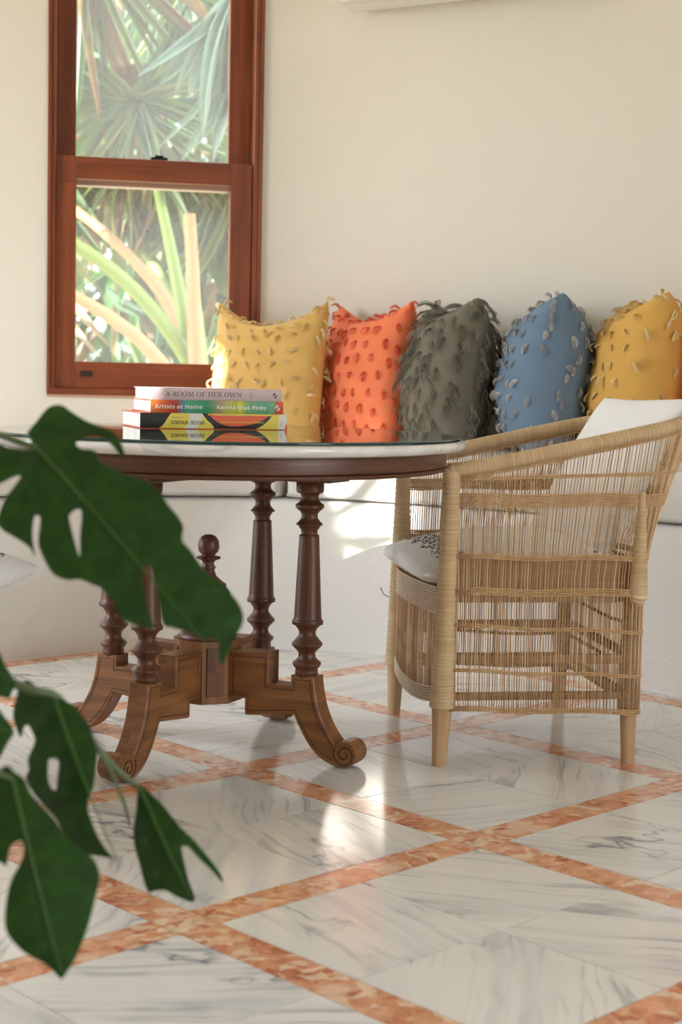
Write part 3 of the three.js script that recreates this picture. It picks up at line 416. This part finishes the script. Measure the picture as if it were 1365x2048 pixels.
// ---------- cane armchair ----------
function caneChair(label, wire) {
  const g = base('cane_armchair'); tag(g, label, 'armchair');
  const sym = (h) => [...h.map(v), ...h.slice(0, -1).reverse().map(([x, y, z]) => new V3(x, y, -z))];
  const baseC = new THREE.CatmullRomCurve3(sym([[-0.205, 0, 0.287], [-0.1, 0, 0.291], [0, 0, 0.291], [0.11, 0, 0.291], [0.233, 0, 0.288], [0.262, 0, 0.19], [0.264, 0, 0]]), false, 'centripetal');
  const rimC = new THREE.CatmullRomCurve3(sym([[-0.205, 0.655, 0.272], [-0.094, 0.675, 0.276], [0.018, 0.699, 0.28], [0.15, 0.728, 0.282], [0.285, 0.757, 0.266], [0.405, 0.782, 0.17], [0.44, 0.79, 0]]), false, 'centripetal');
  const pb = new V3(), pr = new V3();
  const S = (t, h, out = new V3(), off = 0) => {
    baseC.getPoint(t, pb); rimC.getPoint(t, pr);
    const k = clamp((h - 0.42) / (pr.y - 0.42), 0, 1), e = Math.pow(k, 1.2);
    out.set(lerp(pb.x, pr.x, e), h, lerp(pb.z, pr.z, e));
    if (off) { const q = baseC.getTangent(t); const l = Math.hypot(q.x, q.z); out.x += -q.z / l * off * -1; out.z += q.x / l * off * -1; }
    return out;
  };
  const side = (t) => clamp(Math.abs(t - 0.5) * 2, 0, 1);            // 1 at the front posts, 0 at the back
  // upright canes, each its own mesh
  const rod = (pts, r) => sweep(pts, r, 5, true);
  const nR = 214;
  for (let i = 0; i < nR; i++) {
    const t = (i + 0.5) / nR + rnd(-0.0006, 0.0006), pts = []; rimC.getPoint(t, pr); const top = pr.y, wob = rnd(-0.0012, 0.0012);
    for (const h of [0.112 + 0.014 * side(t), 0.2, 0.3, 0.42, 0.5, 0.575, 0.64, top - 0.005]) pts.push(S(clamp(t + wob * Math.sin(h * 20), 0, 1), Math.min(h, top - 0.004)));
    part('cane', rod(pts.filter((p, k) => k === 0 || p.y > pts[k - 1].y + 0.002), rnd(0.00115, 0.00155)), M.rod[Math.floor(rnd(3))], g);
  }
  // twisted twine bands
  const band = (rows, len, fn, up) => { const list = []; const N = Math.round(len / 0.0023); for (let r = 0; r < rows; r++) for (const s of [0, Math.PI]) { const pts = []; for (let i = 0; i <= N; i++) { const ph = i / N * len / 0.0135 * 2 * Math.PI + s + r; pts.push(fn(i / N, r, Math.sin(ph) * 0.0024, Math.cos(ph) * 0.0009)); } list.push(sweep(pts, 0.0017, 4, false, up)); } return merge(list); };
  const around = (rows, h) => band(rows, 1.42, (t, r, off, dy) => S(t, h(t) + (r - (rows - 1) / 2) * 0.0044 + dy, new V3(), off + 0.0002));
  const rimH = (t) => rimC.getPoint(t).y;
  const sag = (t, a, b) => lerp(b, a, Math.pow(side(t), 0.8)) + 0.002 * Math.sin(t * 31);
  for (const [rows, h] of [[2, (t) => rimH(t) - 0.02], [2, (t) => 0.637 + 0.028 * (1 - side(t))], [7, (t) => sag(t, 0.591, 0.6)], [3, (t) => sag(t, 0.469, 0.464)], [4, (t) => sag(t, 0.391, 0.388)], [2, (t) => sag(t, 0.317, 0.288)], [2, (t) => sag(t, 0.217, 0.19)], [3, (t) => sag(t, 0.131, 0.112)]]) part('twine_band', around(rows, h), M.twine, g);
  // rim roll
  const ridge = (L, p) => (f, a) => 1 + 0.035 * Math.sin(f * L / p * 2 * Math.PI);
  const rimPts = rimC.getSpacedPoints(1500); const rg = ridge(1.5, 0.005); part('arm_rim', sweep([new V3(-0.207, 0.64, 0.272), ...rimPts, new V3(-0.207, 0.64, -0.272)], (f, a) => 0.0165 * rg(f, a), 14, true), M.cane, g);
  // posts
  for (const z of [1, -1]) {
    const fp = Array.from({ length: 130 }, (_, i) => { const q = i / 129; return new V3(lerp(-0.209, -0.201, q), lerp(0.132, 0.655, q), z * lerp(0.27, 0.272, q)); });
    part('wrapped_post', sweep(fp, (f) => lerp(0.029, 0.0185, Math.pow(f, 0.8)) * (1 + 0.03 * Math.sin(f * 130 * 1.7)), 16, true), M.cane, g);
    const rp = Array.from({ length: 110 }, (_, i) => { const q = i / 109; return new V3(lerp(0.222, 0.23, q), lerp(0.118, 0.615, q), z * lerp(0.254, 0.288, smooth(q, 0.5, 0.535))); });
    part('wrapped_post', sweep(rp, (f) => (f < 0.515 ? 0.02 : 0.023) * (f > 0.55 ? lerp(1, 0.3, (f - 0.55) / 0.45) : 1) * (1 + 0.03 * Math.sin(f * 110 * 1.7)), 14, true), M.cane, g);
    const taper = (x0, x1, top, r0, r1) => sweep([new V3(x0, 0, z * 0.27), new V3(lerp(x0, x1, 0.5), top * 0.5, z * 0.27), new V3(lerp(x0, x1, 0.8), top * 0.8, z * 0.27), new V3(x1, top, z * 0.27)], (f, a) => lerp(r0, r1, Math.min(1, f * 1.15)) * (1 + 0.045 * Math.cos(a * 6)), 14, true);
    part('leg', taper(-0.213, -0.209, 0.14, 0.0155, 0.0225), M.palewood, g); part('leg', taper(0.224, 0.222, 0.125, 0.0155, 0.02), M.palewood, g);
    part('stretcher', rbox(0.42, 0.018, 0.014, 0.004, 0.005, 0.152, z * 0.255, 0), M.palewood, g); part('stretcher', rbox(0.42, 0.022, 0.014, 0.004, 0.005, 0.235, z * 0.255, 0), M.palewood, g);
    part('seat_rail', rbox(0.43, 0.075, 0.012, 0.004, 0.006, 0.428, z * 0.262, 0), M.palewood, g);
  }
  part('stretcher', rbox(0.014, 0.02, 0.52, 0.004, 0.222, 0.152, 0, 2), M.palewood, g); part('stretcher', rbox(0.014, 0.02, 0.52, 0.004, 0.222, 0.245, 0, 2), M.palewood, g); part('seat_rail', rbox(0.012, 0.075, 0.5, 0.004, 0.228, 0.428, 0, 2), M.palewood, g);
  part('woven_seat', rbox(0.43, 0.018, 0.52, 0.004, 0.006, 0.372, 0, 0), M.cane, g);
  // front skirt: canes and two woven bands, bowed outward
  const F = (q, h, off = 0, out = new V3()) => out.set(-0.214 - 0.016 * (1 - (2 * q - 1) ** 2) - off, h, lerp(0.255, -0.262, q));
  const fb = (q) => lerp(0.150, 0.132, q) - 0.022 * (1 - (2 * q - 1) ** 2), ft = (q) => lerp(0.386, 0.382, q);
  for (let i = 0; i < 56; i++) { const q = (i + 0.5) / 56, lean = rnd(-0.03, 0.03); part('cane', rod([F(q, fb(q) - 0.01), F(q + lean * 0.5, 0.23), F(q, 0.34), F(q, ft(q))], rnd(0.0012, 0.0017)), M.rod[Math.floor(rnd(3))], g); }
  const front = (rows, h) => band(rows, 0.52, (q, r, off, dy) => F(q, h(q) + (r - (rows - 1) / 2) * 0.0062 + dy * 1.6, off));
  part('twine_band', front(10, (q) => (ft(q) + lerp(0.342, 0.315, q)) / 2), M.twinePale, g); part('twine_band', front(6, (q) => fb(q) + 0.008), M.twinePale, g);
  part('front_rail', rbox(0.012, 0.04, 0.5, 0.004, -0.204, 0.36, 0, 2), M.rod[2], g);
  if (wire) { const wr = part('loose_cane_end', sweep(curve([[-0.215, 0.300, -0.29], [-0.225, 0.297, -0.318], [-0.235, 0.302, -0.33], [-0.242, 0.318, -0.336]], 10), 0.0011, 5), std({ color: 'rgb(52,46,42)', roughness: 0.6 }), g); tag(wr, 'dark loose end of cane poking out'); }
  return g;
}
const chair = caneChair('woven cane armchair with curved arms, right of the table', true);
chair.position.set(0.398, 0, -3.712); chair.rotation.y = 0.1556;
// cushions of the chair
const dotTex = tex(512, 512, (u, w, c) => {
  c[0] = 236; c[1] = 234; c[2] = 229; const x = u * 52, y = w * 46, i = Math.floor(x), j = Math.floor(y), d = Math.hypot((x - i - 0.5 + (hash(i, j) - 0.5) * 0.5) / 0.48, (y - j - 0.5 + (hash(i + 9, j) - 0.5) * 0.5) / 0.38);
  const band = Math.abs(u - 0.165 - 0.015 * Math.sin(w * 30)) < 0.062 && hash(i + 3, j + 8) < 0.88; const line = Math.abs(u - 0.86) < 0.008 && (j % 3 === 0); if ((band && d < 1) || (line && d < 1.3)) { c[0] = 34; c[1] = 31; c[2] = 30; }
});
const dotted = phy({ map: dotTex, roughness: 0.92, bumpMap: weaveFine, bumpScale: 0.0006, sheen: 0.2, sheenColor: new THREE.Color(0.3, 0.3, 0.3) });
function seatCushion(label) {
  const g = base('seat_cushion'); tag(g, label, 'cushion');
  const f0 = pillowSurf(0.24, 0.262, 0.066, 0.05, 0.05, 0.0015, 1);
  const geo = pillowGeo((a, b, s, o) => { f0(a, b, s, o); const gath = Math.max(0, -a - 0.45) * 0.006 * Math.sin(b * 34); return o.set(o.x, (o.z > 0 ? o.z : o.z * 0.8) + gath, o.y); }, 44);
  const p = geo.attributes.position, uv = geo.attributes.uv; for (let i = 0; i < uv.count; i++) uv.setXY(i, p.getX(i) / 0.47 + 0.5, p.getZ(i) / 0.524 + 0.5); const ix = geo.index.array; for (let i = 0; i < ix.length; i += 3) { const t = ix[i]; ix[i] = ix[i + 1]; ix[i + 1] = t; } geo.computeVertexNormals();
  part('cover', geo, dotted, g); return g;
}
const sc = seatCushion('white seat cushion with a band of black dots on the right armchair'); sc.position.copy(new V3(-0.022, 0.436, 0.0).applyEuler(chair.rotation).add(chair.position)); sc.rotation.set(0, chair.rotation.y, 0.07);
{
  const g = base('back_cushion'); tag(g, 'plain white square cushion leaning on the back of the cane armchair', 'cushion');
  const f = pillowSurf(0.21, 0.225, 0.055, 0.05, 0.04, 0.002, 2); part('cover', pillowGeo(f, 40), M.white, g);
  const A = new V3(), edge = []; for (let k = 0; k <= 160; k++) { const q = k / 160 * 4, s = Math.floor(q) % 4, t = (q - Math.floor(q)) * 2 - 1; f(...(s === 0 ? [t, 1] : s === 1 ? [1, -t] : s === 2 ? [-t, -1] : [-1, t]), 1, A); edge.push(A.clone()); }
  part('piping', sweep(edge, 0.0028, 6, false), M.white, g);
  // corners measured in the chair's own axes: far top, near top, near bottom, far bottom
  const ft = new V3(0.30, 0.818, -0.215), nt = new V3(0.36, 0.822, 0.2), fbm_ = new V3(0.10, 0.452, -0.2);
  const X = nt.clone().sub(ft).normalize(), Y = ft.clone().sub(fbm_).normalize(), Z = new V3().crossVectors(X, Y).normalize(); Y.crossVectors(Z, X);
  const m4 = new THREE.Matrix4().makeBasis(X, Y, Z), cpos = ft.clone().addScaledVector(X, 0.21).addScaledVector(Y, -0.222);
  g.quaternion.setFromRotationMatrix(m4).premultiply(chair.quaternion); g.position.copy(cpos.applyEuler(chair.rotation).add(chair.position));
}
// second chair on the left of the table, only its cushion reaches into the picture
{
  const c = chair.clone(); c.name = numbered('cane_armchair'); scene.add(c); c.position.set(-1.0, 0, -3.04); c.rotation.y = Math.PI - 0.12; tag(c, 'woven cane armchair with curved arms, left of the table', 'armchair');
  const s = seatCushion('white seat cushion with black dots reaching in at the left edge of the photo'); s.position.copy(new V3(-0.1, 0.452, 0.02).applyEuler(c.rotation).add(c.position)); s.rotation.set(0, c.rotation.y, 0.06);
}

// ---------- foreground plant ----------
const LEAVES = [
{o:[-0.3361,0.7620,-1.7200],x:[-0.7315,-0.6243,0.2741],y:[0.6745,-0.7215,0.1568],len:0.312,fold:0.1,p:'-2 -22 -19 -26 -32 -30 -42 -31 -50 -27 -54 -21 -56 -10 -61 7 -68 22 -73 32 -76 42 -74 54 -68 68 -62 71 -63 64 -64 57 -64 44 -60 33 -51 25 -39 22 -35 24 -36 31 -45 41 -46 50 -42 53 -44 62 -49 73 -54 85 -59 94 -67 109 -70 126 -67 142 -67 158 -64 172 -53 183 -53 196 -51 213 -51 229 -55 250 -56 272 -51 288 -42 296 -28 301 -14 308 1 314 1 308 -12 291 -4 282 6 266 17 249 22 240 10 218 -6 191 -6 181 2 181 16 202 27 224 32 237 35 234 46 220 52 208 50 196 47 186 47 170 52 158 59 145 69 137 76 123 75 109 71 94 66 83 49 66 48 60 53 60 67 75 79 94 77 82 81 65 87 43 79 31 64 22 51 18 34 13 40 8 56 4 83 -5 88 -28 67 -50 41 -48 27 -32 24 -24 17 -15 10 -7 3 -4 -1 -14',h:'9 87 12 83 22 83 28 92 37 111 43 126 28 108 15 95'},
{o:[-0.3705,0.5381,-1.6200],x:[-0.4711,-0.8289,0.3016],y:[0.8454,-0.5219,-0.1138],len:0.037,fold:0.2,p:'-19 6 -12 15 -6 27 0 37 11 39 17 40 20 31 27 11 21 -14 -5 -21 -20 -12'},
{o:[-0.3736,0.4838,-1.6000],x:[-0.3235,-0.9287,0.1810],y:[0.9124,-0.3569,-0.2004],len:0.040,fold:0.2,p:'-17 18 -11 27 -7 33 0 40 11 38 21 37 29 36 40 26 36 6 10 -12 -11 -7 -19 6'},
{o:[-0.3077,0.4899,-1.6800],x:[-0.9039,-0.4275,0.0172],y:[0.4159,-0.8686,0.2695],len:0.188,fold:0.5,p:'53 -10 45 -22 34 -33 25 -36 20 -31 13 -20 1 -5 -11 7 -18 19 -24 41 -24 57 -22 68 -20 78 -6 105 2 113 6 119 9 128 10 152 6 174 0 188 5 182 24 170 38 162 43 155 48 119 62 84 65 63 58 57 55 45 39 31 39 16 42 10 48 13 53 20 56 15 56 0',h:'30 56 20 62 29 79 35 90 40 85 39 73'},
{o:[-0.3306,0.4289,-1.5700],x:[-0.9483,-0.2632,0.1774],y:[0.3011,-0.9228,0.2403],len:0.203,fold:0.3,p:'10 -14 2 -16 -3 -8 -12 3 -15 20 -31 50 -41 76 -58 98 -61 117 -54 132 -36 164 -17 189 0 204 3 202 11 188 30 169 42 146 38 123 26 98 11 82 5 71 5 63 9 61 18 65 26 81 32 76 55 65 59 30 43 -5'},
{o:[-0.2222,0.3806,-1.7400],x:[-0.8696,-0.4926,-0.0329],y:[0.4705,-0.8470,0.2474],len:0.142,fold:0.35,p:'1 -1 15 22 31 45 39 77 45 109 39 112 25 117 15 130 3 142 -3 139 -6 118 -14 85 -18 84 -22 87 -27 106 -33 124 -37 139 -39 126 -32 89 -23 63 -16 34 -7 10 -2 2'}];
{
  const plant = base('monstera_plant'); tag(plant, 'large split-leaf potted plant hanging in from the left, nearest the camera', 'plant');
  const leafM = phy({ map: rep(T.leaf, 3, 3), roughness: 0.33, specularIntensity: 0.7, transmission: 0.35, thickness: 0, side: THREE.DoubleSide }), ribM = std({ color: 'rgb(52,88,24)', roughness: 0.45 }), stemM = std({ color: 'rgb(82,98,62)', roughness: 0.5 });
  const nums = (s) => { const a = s.split(' ').map(Number), r = []; for (let i = 0; i < a.length; i += 2) r.push(new THREE.Vector2(a[i] / 1000, a[i + 1] / 1000)); return r; };
  for (const L of LEAVES) {
    const loop = (p) => new THREE.SplineCurve([...p, p[0]]).getPoints(p.length * 3).slice(0, -1);
    const sh = new THREE.Shape(loop(nums(L.p))); if (L.h) sh.holes.push(new THREE.Path(loop(nums(L.h))));
    let g = new THREE.ShapeGeometry(sh); g = mergeVertices(new TessellateModifier(0.012, 7).modify(g.toNonIndexed()), 1e-5);
    const p = g.attributes.position, uv = g.attributes.uv;
    for (let i = 0; i < p.count; i++) { const x = p.getX(i), y = p.getY(i), d = Math.abs(x), t = y / L.len; p.setZ(i, -L.fold * d * (0.5 + d * 4) + 0.05 * L.len * Math.sin(t * 3) + 0.0009 * Math.sin((y - d * 0.7) * 170 + d * 60)); uv.setXY(i, x * 2, y * 2); }
    g.computeVertexNormals();
    const X = v(L.x), Y = v(L.y), Z = new V3().crossVectors(X, Y), m4 = new THREE.Matrix4().makeBasis(X, Y, Z);
    const m = part('leaf', g, leafM, plant); m.quaternion.setFromRotationMatrix(m4); m.position.set(...L.o);
    const zf = (y) => 0.05 * L.len * Math.sin(y / L.len * 3) + 0.0009 * Math.sin(y * 170) + 0.0006;
    part('midrib', sweep(Array.from({ length: 14 }, (_, i) => { const y = L.len * 0.97 * i / 13; return new V3(0, y, zf(y)); }), (f) => lerp(0.0022, 0.0006, f) * (L.len > 0.1 ? 1 : 0.6), 6), ribM, m);
  }
  const stem = (pts, r0, r1) => part('petiole', sweep(curve(pts, 30), (f) => lerp(r0, r1, f), 8), stemM, plant);
  stem([[-0.88, 0.34, -1.75], [-0.72, 0.62, -1.72], [-0.52, 0.79, -1.73], [-0.42, 0.785, -1.735], [-0.336, 0.762, -1.722]], 0.007, 0.0038);
  stem([[-0.86, 0.34, -1.72], [-0.66, 0.56, -1.63], [-0.45, 0.58, -1.62], [-0.3705, 0.538, -1.622]], 0.006, 0.003);
  stem([[-0.86, 0.34, -1.70], [-0.62, 0.52, -1.6], [-0.45, 0.53, -1.6], [-0.3736, 0.484, -1.602]], 0.006, 0.003);
  stem([[-0.86, 0.34, -1.74], [-0.6, 0.5, -1.69], [-0.42, 0.525, -1.68], [-0.331, 0.502, -1.672], [-0.309, 0.494, -1.685], [-0.277, 0.447, -1.705], [-0.245, 0.398, -1.735], [-0.222, 0.378, -1.742]], 0.0068, 0.003);
  stem([[-0.266, 0.431, -1.712], [-0.256, 0.409, -1.72], [-0.24, 0.366, -1.735], [-0.232, 0.335, -1.737]], 0.0034, 0.0016);
  stem([[-0.86, 0.34, -1.72], [-0.6, 0.46, -1.57], [-0.42, 0.47, -1.56], [-0.3306, 0.429, -1.571]], 0.006, 0.003);
  const lp = (a, m) => part(m[0], new THREE.LatheGeometry(a.map(([r, y]) => new THREE.Vector2(r, y)), 40).translate(-0.88, 0, -1.74), m[1], plant);
  lp([[0, 0.001], [0.13, 0.001], [0.145, 0.02], [0.18, 0.3], [0.185, 0.31], [0.185, 0.325], [0.17, 0.325], [0.165, 0.3]], ['pot', std({ color: 'rgb(168,98,66)', roughness: 0.85 })]); lp([[0, 0.315], [0.1, 0.313], [0.172, 0.3]], ['soil', std({ color: 'rgb(58,42,30)', roughness: 1 })]);
}

// ---------- garden outside ----------
{
  const grd = new THREE.PlaneGeometry(70, 70, 1, 1); grd.rotateX(-Math.PI / 2); grd.translate(0, -0.2, 0);
  tag(topMesh('garden_ground', grd, std({ color: 'rgb(176,160,124)', roughness: 1 })), 'pale dry garden ground outside', null, null, 'structure');
  const blade = (() => { const g = grid(2, 7, (u, w, o) => { const x = u * 2 - 1, wd = Math.sin(Math.PI * Math.min(1, 0.12 + w * 0.88)) ** 0.8 * (1 - w * 0.35); o.set(x * 0.5 * wd, w, (Math.abs(x) * 0.25 * wd) - 0.12 * w * w); }); return g; })();
  const green = (r, g, b) => phy({ color: new THREE.Color(`rgb(${r},${g},${b})`), roughness: 0.55, transmission: 0.4, thickness: 0, side: THREE.DoubleSide });
  const G = [green(138, 156, 92), green(112, 140, 78), green(156, 166, 108), green(120, 150, 110)], Bl = [green(150, 172, 150), green(136, 164, 150)], Tan = [green(206, 172, 122), green(186, 150, 104)];
  const palm = (name, label, pos) => { const o = base(name, pos); tag(o, label, 'palm'); return o; };
  const P1 = palm('fan_palm', 'green fan palm with thick bare leaf stalks just outside the window', [-0.75, -0.2, -8]);
  const L = (a) => [a[0] + 0.75, a[1] + 0.2, a[2] + 8];
  const stalk = (par, pts, r0, r1, mat) => part('leaf_stalk', sweep(curve(pts.map(L), 20), (f) => lerp(r0, r1, f), 8), mat, par);
  const gs = std({ color: 'rgb(106,130,52)', roughness: 0.5 }), ts = std({ color: 'rgb(156,118,78)', roughness: 0.7 }), gs2 = std({ color: 'rgb(112,134,72)', roughness: 0.5 });
  stalk(P1, [[-0.72, 0.6, -8], [-0.77, 0.88, -8], [-0.91, 1.12, -7.9], [-1.1, 1.33, -7.8], [-1.33, 1.49, -7.7], [-1.6, 1.6, -7.6]], 0.045, 0.03, gs);
  stalk(P1, [[-0.72, 0.6, -8], [-0.77, 0.88, -8], [-0.82, 1.15, -8], [-0.87, 1.4, -8], [-0.95, 1.75, -8], [-1.07, 2.23, -8]], 0.05, 0.02, gs);
  stalk(P1, [[-0.72, 0.6, -8.2], [-0.83, 1.0, -8.2], [-0.94, 1.26, -8.2], [-1.13, 1.48, -8.2], [-1.4, 1.7, -8.2], [-1.65, 1.83, -8.2]], 0.04, 0.022, ts);
  stalk(P1, [[-0.72, 0.6, -7.9], [-0.74, 0.88, -7.9], [-0.76, 1.14, -7.9], [-0.77, 1.39, -7.9], [-0.79, 1.67, -7.9]], 0.045, 0.03, ts);
  stalk(P1, [[-0.66, 0.5, -7.6], [-0.83, 0.84, -7.6], [-0.97, 1.01, -7.6], [-1.11, 1.12, -7.6], [-1.3, 1.23, -7.6], [-1.53, 1.34, -7.6]], 0.04, 0.025, ts);
  stalk(P1, [[-0.8, 1.0, -8.6], [-0.95, 1.3, -8.6], [-1.13, 1.57, -8.6], [-1.37, 1.79, -8.6], [-1.57, 1.94, -8.6]], 0.04, 0.02, gs2);
  stalk(P1, [[-0.72, 0.7, -8.3], [-0.78, 1.2, -8.3], [-0.86, 1.7, -8.3], [-0.98, 2.0, -8.3]], 0.03, 0.018, gs2);
  { const tr = sweep(curve([[0.02, 0, 0], [0.03, 0.5, 0], [0, 1.05, 0]], 12), (f, a) => 0.13 * (1 + 0.12 * Math.cos(a * 5 + f * 22)), 14); part('trunk', tr, std({ map: T.palewood, roughness: 0.9 }), P1); }
  // a fan leaf: separate folded blades round a hub
  const fan = (par, at, axis, n, R, w, spread, droop, mats, tilt = 0) => {
    const fr = new THREE.Group(); fr.name = 'fan_leaf'; fr.position.set(...at); par.add(fr);
    for (let i = 0; i < n; i++) {
      const a = axis + ((i + 0.5) / n - 0.5) * spread + rnd(-0.03, 0.03), m = part('leaf_blade', blade, mats[Math.floor(rnd(mats.length))], fr), r = R * rnd(0.85, 1.1);
      m.rotation.order = 'ZXY'; m.rotation.set(tilt + rnd(-0.15, 0.15) - droop * 0.3, rnd(-0.5, 0.5), a - Math.PI / 2); m.scale.set(w * rnd(0.8, 1.2), r, r * (0.6 + droop));
    }
  };
  fan(P1, L([-1.07, 2.23, -8]), -1.4, 34, 0.62, 0.05, 5.2, 0.4, G);
  fan(P1, L([-1.75, 2.0, -8.3]), -0.9, 22, 0.8, 0.05, 3.0, 0.5, G);
  fan(P1, L([-1.35, 3.1, -7.9]), -0.85, 18, 1.1, 0.045, 1.5, 0.3, [...G, ...Tan]);
  fan(P1, L([-0.95, 2.05, -8.4]), -1.57, 18, 0.6, 0.05, 2.2, 0.6, [...G, ...Tan]);
  fan(P1, L([-1.2, 1.95, -8.5]), -1.57, 20, 0.6, 0.05, 2.4, 0.9, [...Tan, ...G]);
  fan(P1, L([-0.65, 1.9, -8.5]), -1.6, 18, 0.75, 0.05, 2.2, 0.9, G);
  const P2 = palm('fan_palm', 'blue-green fan palm drooping at the top right of the window', [0.0, -0.2, -7.4]);
  const L2 = (a) => [a[0], a[1] + 0.2, a[2] + 7.4];
  part('trunk', sweep(curve([[0.05, 0, 0.0], [0.02, 1.2, 0], [0, 2.4, 0]], 16), (f, a) => 0.11 * (1 + 0.1 * Math.cos(a * 5 + f * 30)), 14), std({ map: T.palewood, roughness: 0.9 }), P2);
  part('leaf_stalk', sweep(curve([[0, 2.6 - 0.2, 0], [-0.3, 2.72, 0], [-0.62, 2.69, 0]], 12), 0.018, 8), gs2, P2);
  fan(P2, L2([-0.52, 2.62, -7.4]), -1.85, 16, 0.62, 0.055, 1.3, 0.5, Bl);
  fan(P2, L2([-0.35, 2.6, -7.6]), -1.7, 14, 0.8, 0.055, 1.3, 0.4, Bl);
  fan(P2, L2([-0.9, 3.1, -8.6]), -1.5, 16, 0.7, 0.05, 1.8, 0.5, [...Bl, ...G]);
  // dead hanging thatch under the crown
  fan(P2, L2([-0.85, 2.42, -8.1]), -2.5, 12, 0.7, 0.045, 1.2, 0.4, Tan);
  // dense planting behind: nobody could count its leaves
  const N = 4400, im = new THREE.InstancedMesh(blade, green(255, 255, 255), N), m4 = new THREE.Matrix4(), q = new THREE.Quaternion(), e = new THREE.Euler(), c = new THREE.Color();
  for (let i = 0; i < N; i++) {
    const x = rnd(-5.5, 1.5), y = -0.2 + 4.6 * Math.pow(rnd(), 0.85), z = rnd(-11.5, -9.2); e.set(rnd(-0.7, 0.7), rnd(-1, 1), Math.PI + rnd(-0.9, 0.9)); q.setFromEuler(e);
    m4.compose(new V3(x, y + 0.3, z), q, new V3(rnd(0.05, 0.11), rnd(0.35, 0.85), 0.5)); im.setMatrixAt(i, m4); const k = rnd(); im.setColorAt(i, k < 0.72 ? c.setRGB(rnd(0.14, 0.26), rnd(0.26, 0.4), rnd(0.1, 0.18)) : k < 0.88 ? c.setRGB(0.45, 0.34, 0.2) : c.setRGB(0.34, 0.42, 0.36));
  }
  im.name = 'garden_foliage'; tag(im, 'hazy mass of palm foliage filling the garden behind the window', 'foliage', null, 'stuff'); im.castShadow = im.receiveShadow = true; scene.add(im);
  // palm outside the high strip window: its leaves break up the sunlight
  const P3 = palm('fan_palm', 'tall fan palm beside the small high window', [-4.2, -0.2, 1.4]);
  part('trunk', sweep(curve([[0, 0, 0], [0.03, 1.4, 0], [0, 4.1, 0]], 16), (f, a) => 0.1 * (1 + 0.1 * Math.cos(a * 5 + f * 30)), 12), std({ map: T.palewood, roughness: 0.9 }), P3);
  for (const [x, y, z, a, n] of [[1.0, 4.7, -0.6, -1.7, 4], [0.6, 3.6, -0.35, 1.25, 4], [0.45, 4.1, -0.45, 0.0, 2]]) fan(P3, [x, y, z], a, n, 0.62, 0.02, 1.3, 0.3, G);
}
renderer.render(scene, camera);
